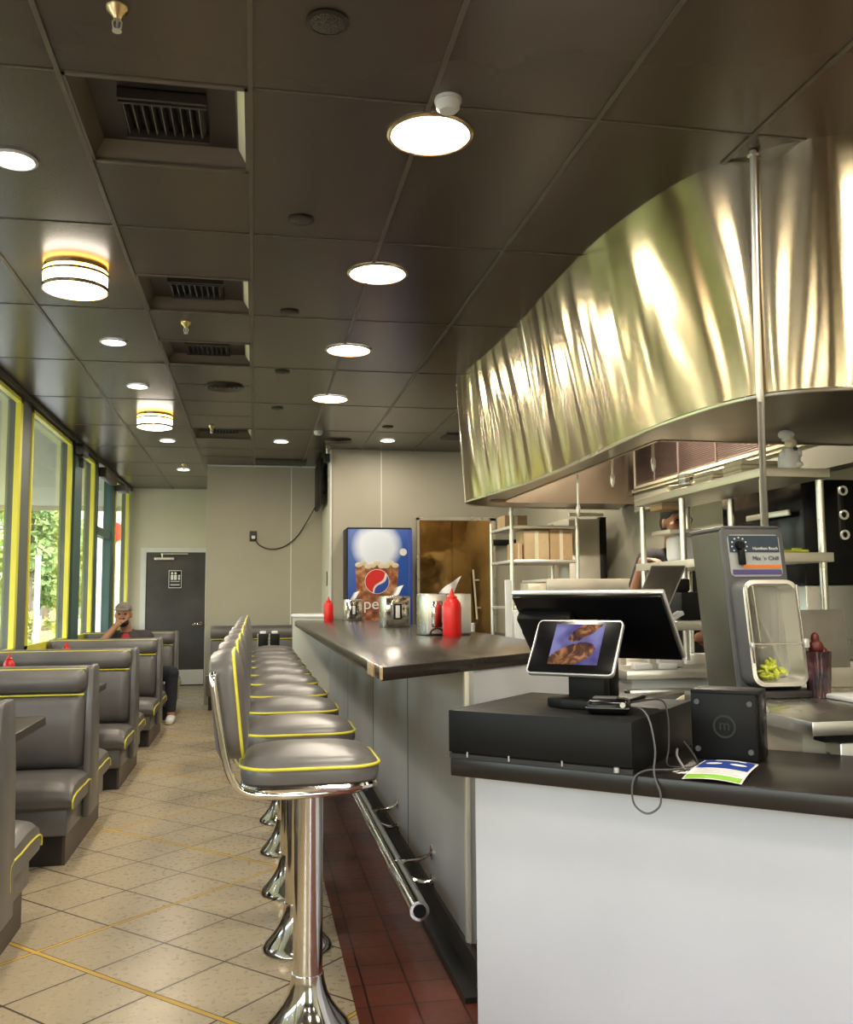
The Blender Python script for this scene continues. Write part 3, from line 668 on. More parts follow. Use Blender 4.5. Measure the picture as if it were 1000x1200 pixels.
# ------------------------------------------------------------------ booths
def booth(yc, lab, grp='double booth benches along the windows', only=None):
    t = thing('booth_bench', lab, 'bench', (0, yc, 0), 0, grp)
    x0, x1 = -1.86, -.86
    # base
    part('base', MB().bb(x0, -.92, -.50, .50, 0, .15), 'base', t)
    part('base_end', MB().bb(-.92, -.905, -.50, .50, 0, .15), 'brown_base', t)
    for s in (-1, 1):
        part('seat_box', MB().bb(x0, x1 - .03, min(s * .10, s * .55), max(s * .10, s * .55), .15, .285, .012), 'vinyl', t)
        # cushion profile extruded along X, domed towards the aisle
        pr = [(.10, .28), (.57, .28), (.60, .30), (.605, .34), (.585, .385), (.53, .415), (.40, .425), (.25, .415), (.10, .40)]
        def cu(u, v, s=s, pr=pr):
            q = v * (len(pr) - 1); i = min(int(q), len(pr) - 2); f = q - i
            y = pr[i][0] * (1 - f) + pr[i + 1][0] * f; z = pr[i][1] * (1 - f) + pr[i + 1][1] * f
            # aisle end rounding
            e = max(0, (u - .86) / .14); k = 1 - math.sqrt(max(0, 1 - e * e))
            return Vector((x0 + (x1 - x0) * (u if u < .86 else .86 + .14 * math.sin(e * PI / 2) if e < 1 else 1), s * (y - k * .0), z - k * .075 * max(0, (z - .3) / .12)))
        b = MB(); b.grid(cu, 40, 24)
        ends = [Vector((x1, s * y, z - .075 * max(0, (z - .3) / .12))) for y, z in pr]
        tt = bmesh.new(); tt.faces.new([tt.verts.new(p) for p in ends]); b._add(tt)
        bmesh.ops.recalc_face_normals(b.b, faces=b.b.faces)
        sc0 = part('seat_cushion', b, 'vinyl', t)
        pp = smooth_path([(x1 + .002, s * .60, .29)] + [(x1 + .002, s * y, z - .075 * max(0, (z - .3) / .12) + .002) for y, z in pr[3:]] + [(x1 + .002, s * .10, .25)], 3)
        part('piping', MB().tube(pp, .0045, 6), 'piping', sc0)
        # padded back
        def bk(u, v, s=s):
            z = .40 + v * .39; y = .10 + .075 * math.sin(PI * v) ** .4 * (1 - .35 * v)
            e = abs(u * 2 - 1); k = max(0, (e - .86) / .14)
            return Vector((x0 + .02 + (x1 - x0 - .05) * u, s * (y * (1 - k * k * .35)), z))
        b = MB(); b.grid(bk, 50, 14); part('back_cushion', b, 'vinyl', t)
        def hr(u, v, s=s):
            a = PI * v; z = .86 - math.cos(a) * .068; y = .062 + .085 * math.sin(a)
            e = abs(u * 2 - 1); k = max(0, (e - .9) / .1)
            return Vector((x0 + .02 + (x1 - x0 - .05) * u, s * (y - k * k * .05), z))
        b = MB(); b.grid(hr, 50, 14); part('head_roll', b, 'vinyl', t)
        part('piping', MB().tube([(x0 + .02, s * .117, .792), (x1 - .04, s * .117, .792)], .005, 6).tube([(x0 + .02, s * .075, .927), (x1 - .04, s * .075, .927)], .004, 6), 'piping', t)
    # end board, tapering upwards
    ep = [(-.155, .15), (-.15, .4), (-.125, .7), (-.085, .93), (-.06, .945), (.06, .945), (.085, .93), (.125, .7), (.15, .4), (.155, .15)]
    m = Matrix(((0, 0, 1, 0), (1, 0, 0, 0), (0, 1, 0, 0), (0, 0, 0, 1)))
    part('end_board', MB().prism(ep, x1 - .03, x1 + .005, .008, m), 'vinyl', t)
    part('top_board', MB().bb(x0, x1, -.065, .065, .90, .938, .01), 'vinyl', t)
    part('core', MB().bb(x0, x1 - .03, -.09, .09, .15, .92), 'vinyl', t)
    return t
BY = [3.56, 5.43, 7.28, 9.14, 11.0]
bl = ['booth bench cut off at the left edge, nearest the camera', 'large double booth bench second from the camera', 'double booth bench third from the camera', 'double booth bench in front of the seated man', 'booth bench the man with the cap sits on']
b0 = booth(BY[0], bl[0])
for y, l in zip(BY[1:], bl[1:]): dup(b0, (0, y, 0), label=l)
def table(yc, lab, x0=-1.86, x1=-.985):
    t = thing('booth_table', lab, 'table', ((x0 + x1) / 2, yc, 0), 0, 'booth tables')
    hw = (x1 - x0) / 2
    part('tabletop', MB().prism([(-hw, -.33), (hw - .03, -.33), (hw, -.30), (hw, .30), (hw - .03, .33), (-hw, .33)], .70, .74, .003), 'table', t)
    part('pedestal', MB().cyl((0, 0, .03), (0, 0, .70), .038, n=20), 'base', t)
    part('foot', MB().box((0, 0, .015), (.5, .08, .03), .01).box((0, 0, .015), (.08, .5, .03), .01), 'base', t)
    return t
t0 = table(4.495, 'dark booth table nearest the camera')
for y, l in ((6.355, 'dark booth table second from the camera'), (8.21, 'dark booth table third from the camera'), (10.07, 'dark booth table the seated man leans on')): dup(t0, (t0.location.x, y, 0), label=l)

# ketchup on booth tables, window side
def bottle(loc, lab, h=.21, r=.034, cat='bottle', grp='red ketchup bottles', rz=0):
    t = thing('ketchup_bottle', lab, cat, loc, rz, grp)
    k = h / .25
    part('body', MB().lathe([(0, 0), (r, 0), (r + .002, .006), (r + .002, .15 * k), (r * .95, .175 * k), (r * .6, .193 * k), (r * .5, .197 * k), (0, .197 * k)], n=30), 'red', t)
    part('nozzle', MB().lathe([(r * .56, .19 * k), (r * .58, .205 * k), (r * .3, .212 * k), (.003, h), (0, h)], n=20), 'red', t)
    return t
bottle((1.112, 5.18, 1.08), 'large red ketchup bottle standing before a napkin dispenser', .275, .052)
bottle((.71, 9.0, 1.08), 'small red ketchup bottle at the far end of the bar', .24, .045)
bottle((-1.55, 4.46, .74), 'red ketchup bottle on the nearest booth table', .22)
bottle((-1.55, 6.40, .74), 'red ketchup bottle on the second booth table', .23)
bottle((-1.55, 8.25, .74), 'red ketchup bottle on the third booth table', .22)

# napkin dispensers on the bar
def dispenser(loc, w, h, d, lab, rz=0, tissue=True, grp='chrome napkin dispensers on the bar'):
    t = thing('napkin_dispenser', lab, 'dispenser', loc, rz, grp)
    part('housing', MB().bb(-w / 2, w / 2, -d / 2, d / 2, 0, h, .008), 'steel', t)
    part('faceplate', MB().bb(-w / 2 + .012, w / 2 - .012, -d / 2 - .006, -d / 2 + .002, .015, h - .015, .003), 'chrome', t)
    part('slot', MB().bb(-w * .16, w * .16, -d / 2 - .009, -d / 2 - .004, h * .25, h * .75, .004), 'black', t)
    part('napkin', MB().bb(-w * .08, w * .08, -d / 2 - .014, -d / 2 - .008, h * .3, h * .7, .003), 'paper', t)
    if tissue:
        part('loose_napkin', MB().grid(lambda u, v: Vector((-.03 + u * .06 + v * .04, .01 * math.sin(u * 5) , h - .01 + v * .075 + u * .02)), 8, 8), 'paper', t)
    return t
dispenser((1.055, 7.0, 1.08), .205, .235, .16, 'chrome napkin dispenser in front of the soda poster', .12)
dispenser((.97, 9.25, 1.08), .175, .21, .14, 'smallest chrome napkin dispenser, far end of the bar', .05)
t = thing('napkin_dispenser', 'largest napkin dispenser with glossy faces, beside the big ketchup bottle', 'dispenser', (1.115, 5.42, 1.08), .10, 'chrome napkin dispensers on the bar')
part('housing', MB().bb(-.145, .14, -.10, .10, .0, .245, .012), 'steel', t)
part('faceplate', MB().bb(-.14, -.02, -.118, -.095, .01, .24, .008).bb(.02, .135, -.112, -.095, .01, .24, .008), 'steel_light', t)
part('slot', MB().bb(-.115, -.045, -.124, -.114, .05, .2, .008), 'chrome', t)
part('arch', MB().tube([(-.08 + .042 * math.cos(a), -.12, .008 + .035 * math.sin(a)) for a in [PI * k / 10 for k in range(11)]], .006, 6), 'base', t)
def nap(u, v): return Vector((-.04 + u * .10 + v * .05, -.01 + .012 * math.sin(u * 6 + v * 3), .24 + v * (.05 + .05 * u) + .01 * u))
part('loose_napkin', MB().grid(nap, 10, 10), 'paper', t)

# ------------------------------------------------------------------ soda cooler with poster
X0, X1, YF = .985, 1.70, 9.98
ck = thing('drinks_cooler', 'blue soda merchandiser with a cola poster at the far end of the bar', 'cooler', ((X0 + X1) / 2, 10.2, 0))
for _o in (1,):
    part('cabinet', MB().bb(X0, X1, YF, 10.43, .0, 2.07, .01), 'black', ck, True)
    t = MT('poster_blue', rough=.3); x, y, z = t.pos()
    fog = t.noise(4, 4); cx = (x - 1.31) / .27; cz = (z - 1.86) / .26
    rr = (cx * cx + cz * cz); m = (1.15 - rr).max(0.) * (fog * 1.8 + .5); m = m.min(1.)
    t.col(t.mix(m, (.02, .09, .42), (.72, .79, .92))); M['poster'] = t.m
    part('poster', MB().bb(X0 + .01, X1 - .045, YF - .012, YF, .95, 2.05, .002), 'poster', ck, True)
    part('side_trim', MB().bb(X1 - .045, X1, YF - .015, YF, .95, 2.05, .002), 'blue', ck, True)
    t = MT('cola_print', rough=.3); t.col(t.ramp(t.noise(14, 4), [(.3, (.11, .016, .008)), (.5, (.30, .09, .03)), (.72, (.66, .38, .18))])); M['cola'] = t.m
    gl = [(-.20, 1.0), (.20, 1.0), (.235, 1.62), (.225, 1.66), (-.225, 1.66), (-.235, 1.62)]
    m = Matrix(((1, 0, 0, 1.31), (0, 0, 1, 0), (0, 1, 0, 0), (0, 0, 0, 1)))
    part('cup_print', MB().prism(gl, YF - .016, YF - .012, 0, m), 'cola', ck, True)
    b = MB()
    for k in range(9): b.sph((1.11 + k * .05, YF - .016, 1.66 + .02 * math.sin(k * 2.)), .04, (1, .08, .7), 8)
    part('foam_print', b, 'cream', ck, True)
    C = Vector((1.31, YF - .018, 1.48)); R = .135
    part('logo_disc', MB().lathe([(0, -.001), (R, -.001), (R, .001), (0, .001)], C, rot=RX(PI / 2)), 'paper', ck, True)
    def seg(up):
        pts = []
        ang = [math.radians(a) for a in (range(48, 250, 8) if up else range(-104, 34, 8))]
        for a in ang: pts.append((R * .95 * math.cos(a), R * .95 * math.sin(a)))
        s = pts[-1]; e = pts[0]
        for k in range(1, 12):
            f = k / 12; x = s[0] + (e[0] - s[0]) * f; y = s[1] + (e[1] - s[1]) * f
            w = .022 * math.sin(2 * PI * f); nx, ny = -(e[1] - s[1]), (e[0] - s[0]); L = math.hypot(nx, ny)
            pts.append((x + nx / L * w, y + ny / L * w))
        return pts
    m = Matrix(((1, 0, 0, C.x), (0, 0, 1, 0), (0, 1, 0, C.z), (0, 0, 0, 1)))
    part('logo_red', MB().prism(seg(True), YF - .022, YF - .0195, 0, m), 'red', ck, True)
    part('logo_blue', MB().prism(seg(False), YF - .022, YF - .0195, 0, m), 'blue', ck, True)
    o = text(ck, 'lettering', 'pepsi', .17, 'paper', (1.345 - ck.location.x, YF - .02 - ck.location.y, 1.235), RX(PI / 2), sx=1.05)
    part('small_logo', MB().lathe([(0, -.001), (.04, -.001), (.04, .001), (0, .001)], (1.60, YF - .015, 1.80), rot=RX(PI / 2)), 'paper', ck, True)

# ------------------------------------------------------------------ wall things at the far end
t = thing('wall_television', 'thin dark television seen edge on, high on the far wall return', 'television', (.78, 11.35, 2.41))
part('screen', MB().bb(-.03, .01, -.45, .45, 0, .56, .008), 'black', t)
part('mount', MB().bb(.01, .07, -.1, .1, .18, .38, .004), 'dark_metal', t)
t = thing('wall_outlet', 'dark wall outlet with a plug on the grey far wall', 'outlet', (-.02, 11.895, 2.09))
part('plate', MB().bb(-.045, .045, -.012, .004, -.06, .07, .004), 'base', t)
part('plug', MB().bb(-.02, .025, -.04, -.012, -.03, .01, .004), 'paper', t)
solo('cable', MB().tube(smooth_path([(.0, 11.87, 2.07), (.06, 11.87, 1.98), (.2, 11.87, 1.93), (.36, 11.87, 1.96), (.52, 11.87, 2.08), (.64, 11.85, 2.26), (.74, 11.6, 2.44)], 8), .007, 6), 'dark_metal', 'brown power cable sagging from outlet to wall television', 'cable')
t = thing('security_camera', 'small dark camera at the top of the white wall corner', 'camera', (.80, 10.42, 2.84))
part('body', MB().bb(-.03, .03, -.04, .04, 0, .1, .01), 'black', t); part('bracket', MB().cyl((0, 0, .1), (0, 0, .16), .012), 'steel_light', t)
solo('light_switch', MB().bb(.842, .85, 10.95, 11.03, 1.45, 1.62, .003), 'base', 'narrow dark light switch on the white wall return', 'switch')

# far bench and table
t = thing('wall_bench', 'grey vinyl bench against the far wall behind the stools', 'bench', (0, 11.6, 0))
part('base', MB().bb(-.52, .8, -.32, .2, 0, .16), 'base', t); part('seat', MB().bb(-.55, .8, -.36, .2, .16, .43, .03), 'vinyl', t)
part('backrest', MB().bb(-.52, .8, .08, .28, .43, .80, .02), 'vinyl', t)
part('head_roll', MB().cyl((-.52, .13, .89), (.8, .13, .89), .085, n=24), 'vinyl', t)
part('piping', MB().tube([(-.52, .075, .81), (.8, .075, .81)], .006, 6).tube([(-.55, -.362, .41), (.8, -.362, .41)], .006, 6), 'piping', t)
t = thing('cafe_table', 'small dark table before the far bench', 'table', (.12, 10.75, 0))
part('tabletop', MB().bb(-.28, .22, -.3, .3, .70, .74, .004), 'table', t); part('pedestal', MB().cyl((0, 0, .02), (0, 0, .7), .04), 'base', t); part('foot', MB().box((0, 0, .015), (.44, .08, .03), .01).box((0, 0, .015), (.08, .44, .03), .01), 'base', t)
for x, l in ((.10, 'dark condiment holder, left of the pair on the small far table'), (.23, 'dark condiment holder, right of the pair on the small far table')):
    t = thing('condiment_holder', l, 'holder', (x, 10.6, .74)); part('body', MB().bb(-.055, .055, -.06, .06, 0, .17, .012), 'black', t); part('side_plate', MB().bb(-.06, -.05, -.05, .05, .02, .17), 'steel_light', t); part('napkin', MB().bb(-.035, .035, -.04, .04, .17, .20, .01), 'paper', t)

# ------------------------------------------------------------------ register counter (frame rotated by -42 deg)
RO = Vector((.598, 2.832, 0)); RZA = math.radians(-42)
def rthing(name, lab, cat, a, b_, z, rz=0., group=None):
    p = RO + A * a + B * b_; return thing(name, lab, cat, (p.x, p.y, z), RZA + rz, group)
rc = rthing('register_counter', 'white panelled checkout counter with a black top in the foreground', 'counter', 0, 0, 0)
part('countertop', MB().bb(0, 2.3, 0, .63, .756, .81, .004), 'slab', rc)
part('front_panel', MB().bb(.035, 2.3, .095, .12, 0, .756), 'white_laminate', rc)
part('side_panel', MB().bb(.035, .06, .12, .60, 0, .756), 'white_laminate', rc)
part('back_panel', MB().bb(.06, 2.3, .57, .60, 0, .756), 'white_laminate', rc)
rz_ = rthing('cash_drawer', 'wide black cash drawer box on the left of the checkout counter', 'drawer', 0, 0, .81)
part('body', MB().bb(-.004, .58, .012, .60, .0, .145, .004), 'black', rz_)
part('drawer_front', MB().bb(-.004, .581, -.002, .014, .018, .145, .003), 'black', rz_)
part('bottom_lip', MB().bb(-.002, .58, 0, .012, 0, .014), 'black_rubber', rz_)
b = MB()
for a in (.06, .2, .37): b.bb(a, a + .004, -.004, 0, .006, .022)
b.cyl((.535, -.004, .004), (.535, -.004, .018), .008, n=12)
part('latch_pin', b, 'silver', rz_)
# pos terminal
ps = rthing('point_of_sale_monitor', 'large black touch monitor seen from behind, silver rim', 'monitor', .31, .46, .955)
mt = RX(math.atan2(.215, -.22))  # plane leaning
tl = Vector((0, .35 - .46, 1.318 - .955)); bl_ = Vector((0, .57 - .46, 1.10 - .955)); dv = (tl - bl_); L = dv.length; ang = math.atan2(dv.z, dv.y)
m = Matrix.Translation((tl + bl_) / 2) @ RX(ang)
q = MB().box((0, 0, 0), (.53, L, .018), .006, rot=None).xf(m); part('screen_rim', q, 'silver', ps)
q = MB().box((0, 0, .007), (.518, L - .012, .03), .004).xf(m)
part('back_shell', q, 'black_gloss', ps)
part('port_box', MB().box((-.16, -.02, .030), (.2, .2, .05), .012).xf(m), 'black', ps)
part('display_glass', MB().box((0, 0, -.0105), (.50, L - .03, .004), .001).xf(m), 'black_gloss', ps)
part('pedestal', MB().bb(-.06, .06, -.03, .05, .0, .22, .02), 'black', ps)
part('foot', MB().bb(-.12, .12, -.08, .13, 0, .014, .006), 'black', ps)
part('side_port', MB().box((-.255, -.06, .02), (.03, .12, .04), .006).xf(m), 'black', ps)
for k in range(3): part('logo_mark', MB().box((.02 + .017 * k, .04, .0225), (.009, .016, .001)).xf(m), 'dark_metal', ps)
cdp = rthing('customer_display', 'small tablet display with a food picture and silver rim', 'display', .318, .25, .955)
tl = Vector((0, .30 - .25, 1.222 - .955)); bl_ = Vector((0, .185 - .25, 1.058 - .955)); dv = tl - bl_; L2 = dv.length; ang = math.atan2(dv.z, dv.y)
m = Matrix.Translation((tl + bl_) / 2) @ RX(ang)
def rslab(w, d, r, z0, z1): return MB().prism(rrect(w, d, r, 5), z0, z1, .0015)
part('rim', rslab(.29, L2, .016, -.010, .0055).xf(m), 'silver', cdp)
part('bezel', rslab(.281, L2 - .009, .013, -.005, .0075).xf(m), 'black_gloss', cdp)
t = MT('screen_food', rough=.2); x, y, z = t.obj()
n1 = t.noise(22, 4, dist=1.2); n2 = t.noise(9, 2)
food = t.ramp(n1, [(.3, (.01, .008, .015)), (.5, (.05, .022, .015)), (.62, (.20, .09, .035)), (.75, (.10, .08, .16))])
back = t.ramp(n2, [(.4, (.03, .025, .10)), (.6, (.10, .10, .24))])
cxx = (x + .005) / .07; cz1 = (z - .165 - x * .25) / .030; cz2 = (z - .225 - x * .5) / .022; cx2 = (x - .03) / .05; rr = (cxx * cxx + cz1 * cz1).min(cx2 * cx2 + cz2 * cz2) + (n1 - .5) * .9
cc = t.mix(rr.lt(1.15), back, food); t.col(cc)
t.t.links.new(cc.o, t.b.inputs['Emission Color']); t.set('Emission Strength', .55); M['food'] = t.m
part('screen_picture', MB().box((.006, .008, .0082), (.165, L2 * .74, .001)).xf(m), 'food', cdp)
part('neck', MB().bb(-.035, .09, .01, .06, .02, .13, .01), 'black', cdp)
part('foot', MB().prism([(-.09, -.03), (-.03, -.06), (.10, -.06), (.12, .06), (-.02, .09)], 0, .03, .006), 'black', cdp)
cr = rthing('card_reader', 'black rounded card reader on top of the cash drawer', 'card reader', .465, .13, .955, .25)
part('body', MB().box((0, .02, .022), (.125, .10, .044), .018, 3), 'black_gloss', cr)
part('keypad', MB().box((-.01, .02, .046), (.07, .055, .004), .002), 'grey', cr)
part('button', MB().cyl((.045, -.032, .03), (.045, -.028, .03), .008, n=12), 'silver', cr)
part('side_grip', MB().box((0, -.022, .02), (.128, .02, .004), .002), 'grey', cr)
# stand box
sb = rthing('tablet_stand', 'black square tablet stand with four screws at right of the counter', 'stand', .745, .415, .81)
part('back_plate', MB().bb(-.10, .095, -.06, -.045, 0.0, .205, .006), 'black', sb)
part('body', MB().bb(-.10, .10, -.045, .055, 0.0, .208, .008), 'black_gloss', sb)
part('top_cap', MB().bb(-.101, .101, -.061, .056, .19, .209, .008), 'black', sb)
for sx, sz in ((-.08, .17), (.075, .17), (-.08, .03), (.075, .03)): part('screw', MB().cyl((sx, -.066, sz), (sx, -.058, sz), .008, n=16), 'grey', sb)
part('logo_ring', MB().lathe([(.028, -.001), (.034, -.001), (.034, .001), (.028, .001)], (0, -.062, .10), rot=RX(PI / 2)), 'black_rubber', sb)
text(sb, 'logo_letter', 'm', .045, 'black_rubber', (0, -.0615, .103), RX(PI / 2))
lf = rthing('leaflet', 'blue, white and green printed leaflet on the black counter', 'leaflet', .79, .165, .8105, -.0)
def leaf(u, v): return Vector(((-.075 + u * .155) + v * -.025 + .0, -.165 + v * .33, .003 + .006 * math.sin(u * PI) + .004 * math.sin(v * 4)))
def leaf2(du, u0, u1, v0, v1): return lambda u, v: leaf(u0 + (u1 - u0) * u, v0 + (v1 - v0) * v) + Vector((0, 0, du))
part('sheet', MB().grid(leaf, 12, 20), 'paper', lf)
part('blue_header', MB().grid(leaf2(.001, .04, .96, .46, .97), 12, 8), 'blue', lf)
part('green_footer', MB().grid(leaf2(.001, .03, .97, .02, .16), 12, 4), 'green', lf)
for u0 in (.14, .58): part('white_oval', MB().grid(lambda u, v, u0=u0: leaf(u0 + .15 + .15 * u * math.cos(2 * PI * v), .70 + .06 * u * math.sin(2 * PI * v)) + Vector((0, 0, .002)), 4, 20), 'paper', lf)
b = MB()
for k in range(3): b.grid(leaf2(.0015, .1, .9 - .12 * (k % 2), .22 + k * .075, .232 + k * .075), 6, 1)
part('printed_line', b, 'label_grey', lf)
part('printed_line', MB().grid(leaf2(.0025, .25, .8, .88, .92), 6, 1), 'paper', lf)
def rp(a, b_, z): p = RO + A * a + B * b_; return (p.x, p.y, z)
solo('cable', MB().tube(smooth_path([rp(.50, .19, .97), rp(.56, .14, .975), rp(.605, .08, .95), rp(.635, .03, .88), rp(.64, .0, .82), rp(.66, -.012, .77), rp(.655, -.014, .735), rp(.62, -.014, .715), rp(.585, -.014, .74), rp(.585, -.01, .80), rp(.61, .02, .822), rp(.66, .10, .8165), rp(.70, .19, .8165)], 7), .0028, 6), 'grey', 'thin grey cable looping over the counter front', 'cable')
solo('cable', MB().tube(smooth_path([rp(.50, .24, .98), rp(.57, .30, .985), rp(.60, .27, .94), rp(.615, .22, .86), rp(.62, .18, .8165), rp(.66, .14, .8165), rp(.70, .20, .8165), rp(.68, .26, .83), rp(.63, .33, .86)], 7), .003, 6), 'black_rubber', 'black coiled cable between cash drawer and tablet stand', 'cable')
solo('cable', MB().tube(smooth_path([rp(.605, .34, .835), rp(.63, .25, .83), rp(.665, .18, .8165), rp(.68, .14, .8165)], 7), .0035, 6), 'silver', 'short pale cable beside the tablet stand', 'cable')

# ------------------------------------------------------------------ worktops on the kitchen side
w1 = thing('steel_worktop', 'stainless steel worktop unit carrying the drink mixer', 'worktop', (2.3, 3.1, 0))
part('top', MB().prism([(1.70, 2.63), (3.08, 2.63), (3.08, 3.62), (1.76, 3.62), (1.76, 3.05), (1.70, 3.0)][::-1], .865, .91, .004), 'steel', w1, True)
part('cabinet', MB().bb(1.76, 3.05, 2.78, 3.6, 0, .865), 'beige_panel', w1, True)
part('drawer_front', MB().bb(1.84, 3.05, 2.70, 2.78, .55, .83, .006), 'steel', w1, True)
part('gap', MB().bb(1.80, 3.05, 2.72, 2.78, .83, .865), 'black', w1, True)
part('backsplash', MB().bb(2.15, 3.08, 3.56, 3.6, .91, 1.02, .003).bb(2.15, 3.08, 3.60, 3.8, .99, 1.02, .003), 'steel', w1, True)
w2 = thing('prep_table', 'stainless prep table with a white front behind the monitor', 'table', (2.2, 4.5, 0))
part('top', MB().bb(1.66, 3.08, 3.98, 5.12, .925, .965, .004), 'steel_light', w2, True)
part('front', MB().bb(1.70, 3.05, 4.02, 4.06, 0, .925), 'white_trim', w2, True)
part('side', MB().bb(1.70, 1.73, 4.06, 5.08, 0, .925), 'white_trim', w2, True)
part('edge_shelf', MB().bb(1.64, 2.7, 3.9, 3.97, .86, .885, .003), 'steel', w2, True)
solo('hose', MB().tube(smooth_path([(1.78, 3.84, .78), (1.86, 3.84, .85), (2.0, 3.84, .875), (2.2, 3.84, .87)], 6), .014, 8), 'cream', 'tan hose bent before the white front of the prep table', 'hose')
solo('floor_standing_bin', MB().bb(1.76, 2.1, 3.66, 3.80, 0, .80, .01), 'base', 'dark narrow bin between the worktop and the prep table', 'bin')
# things on prep table
w3 = thing('cold_well', 'long pale steel cold well behind the bar, beyond the monitor', 'counter', (2.2, 6.3, 0))
part('top', MB().bb(1.75, 2.52, 5.78, 7.1, .90, .94, .004), 'steel', w3, True)
part('cabinet', MB().bb(1.78, 2.5, 5.8, 7.08, 0, .90), 'steel', w3, True)
part('sneeze_ledge', MB().bb(1.92, 2.52, 5.9, 5.94, 1.33, 1.42, .003).bb(1.92, 2.52, 5.94, 6.5, 1.40, 1.42, .003), 'steel_cream', w3, True)
part('post', MB().bb(1.94, 1.96, 5.92, 5.94, .94, 1.33).bb(2.48, 2.50, 5.92, 5.94, .94, 1.33), 'steel_cream', w3, True)

# mixer
YM = 3.33
mx = thing('drink_mixer', 'tall drink mixer with open steel well and control panel', 'mixer', (1.985, YM, .91), math.radians(-3))
S = Matrix.Identity(4); S[0][2] = -.078; S[1][2] = .02  # slight lean
W, HM = .255, .665
part('housing', MB().bb(-W / 2 + .005, W / 2 - .005, .03, .31, .0, HM - .01, .018, 3).xf(S), 'green_steel', mx)
part('top_cap', MB().bb(-W / 2, W / 2, .0, .312, HM - .02, HM, .014, 3).xf(S), 'grey', mx)
def face(poly_out, y0, y1): return Matrix(((1, 0, 0, 0), (0, 0, 1, 0), (0, 1, 0, 0), (0, 0, 0, 1)))
FM = Matrix(((1, 0, 0, 0), (0, 0, 1, 0), (0, 1, 0, HM / 2), (0, 0, 0, 1)))
part('front_rim', MB().prism(rrect(W, HM, .03, 6), .0, .03, .004, FM).xf(S), 'grey', mx)
# steel well: hollow tray
iw, ih = W - .03, .405; zc = .045 + ih / 2
b = MB(); o_ = rrect(iw, ih, .045, 6); i_ = rrect(iw - .03, ih - .03, .035, 6); d_ = rrect(iw - .05, ih - .05, .03, 6)
t = bmesh.new(); n = len(o_)
R1 = [t.verts.new((x, -.006, zc + z)) for x, z in o_]; R2 = [t.verts.new((x, -.010, zc + z)) for x, z in i_]; R3 = [t.verts.new((x, .085, zc + z)) for x, z in d_]
R0 = [t.verts.new((x, .002, zc + z)) for x, z in o_]
for a_, b_ in ((R0, R1), (R1, R2), (R2, R3)):
    for i in range(n): t.faces.new((a_[i], a_[(i + 1) % n], b_[(i + 1) % n], b_[i]))
t.faces.new(R3); bmesh.ops.recalc_face_normals(t, faces=t.faces)
# the rim and housing would close the hollow, so the well stands proud of them
b._add(t, S @ Matrix.Translation((0, -.085, 0)))
part('steel_well', b, 'steel_light', mx)
b = MB(); t = bmesh.new(); R1 = [t.verts.new((x, -.092, zc + z)) for x, z in o_]; R2 = [t.verts.new((x * 1.04, .0, zc + z * 1.03)) for x, z in o_]
for i in range(n): t.faces.new((R1[i], R1[(i + 1) % n], R2[(i + 1) % n], R2[i]))
b._add(t, S); part('well_surround', b, 'grey', mx)
part('base_foot', MB().bb(-W / 2 - .002, W / 2 + .002, -.10, .1, .0, .03, .01), 'base', mx)
part('spindle', MB().cyl((-.035, -.03, zc - .05), (-.04, -.03, zc + ih / 2 - .02), .004, n=10).cyl((-.035, -.03, zc - .06), (-.035, -.03, zc - .055), .02, n=14).xf(S), 'chrome', mx)
b = MB().cyl((-iw / 2 + .01, -.10, zc + ih / 2 - .02), (-iw / 2 + .01, -.10, zc - ih / 2 + .09), .0055, n=10).cyl((-iw / 2 + .01, -.10, zc - .04), (iw / 2 - .01, -.10, zc - .04), .0035, n=10).cyl((iw / 2 - .01, -.10, zc + ih / 2 - .02), (iw / 2 - .01, -.10, zc - .05), .0045, n=10)
part('splash_bar', b.xf(S), 'chrome', mx)
part('clip', MB().box((iw / 2 - .003, -.105, zc - .04), (.022, .02, .035), .005).box((-iw / 2 + .005, -.105, zc - .045), (.016, .02, .02), .005).xf(S), 'silver', mx)
zp = HM - .035
part('panel', MB().prism(rrect(W - .04, .165, .018, 5), -.001, .004, .0, Matrix(((1, 0, 0, 0), (0, 0, -1, 0), (0, 1, 0, zp - .0825), (0, 0, 0, 1)))).xf(S), 'label_grey', mx)
part('panel_band', MB().bb(-.103, .103, -.006, -.003, zp - .07, zp - .004).xf(S), 'navy', mx)
part('orange_stripe', MB().bb(-.055, .103, -.0065, -.003, zp - .133, zp - .12).xf(S), 'orange', mx)
part('purple_stripe', MB().bb(-.10, .103, -.006, -.003, zp - .158, zp - .138).xf(S), 'purple', mx)
part('dial', MB().cyl((-.062, -.004, zp - .043), (-.062, -.026, zp - .043), .019, .015, n=20).xf(S), 'black', mx)
b = MB()
for k in range(9):
    a = math.radians(-40 + k * 32.5); b.cyl((-.062 + .031 * math.cos(a), -.0055, zp - .043 + .031 * math.sin(a)), (-.062 + .031 * math.cos(a), -.0075, zp - .043 + .031 * math.sin(a)), .0035, n=8)
part('dial_mark', b.xf(S), 'paper', mx)
part('toggle_lever', MB().box((-.062, -.016, zp - .09), (.024, .024, .06), .005).xf(S), 'black', mx)
def tx(s, size, mat, x, z, sx=1.): 
    o = text(mx, 'lettering', s, size, mat, (0, 0, 0), Matrix.Identity(4), sx=sx); o.data.transform(S @ Matrix.Translation((x, -.0072, z)) @ RX(PI / 2))
tx('Hamilton Beach', .0165, 'paper', .045, zp - .055, 1.0)
tx("Mix 'n Chill", .024, 'navy', .042, zp - .094)
b = MB()
rnd = random.Random(3)
for k in range(9):
    p = Vector((-.05 + rnd.random() * .10, -.06 + rnd.random() * .035, zc - ih / 2 + .035 + rnd.random() * .035)); bb_ = MB()
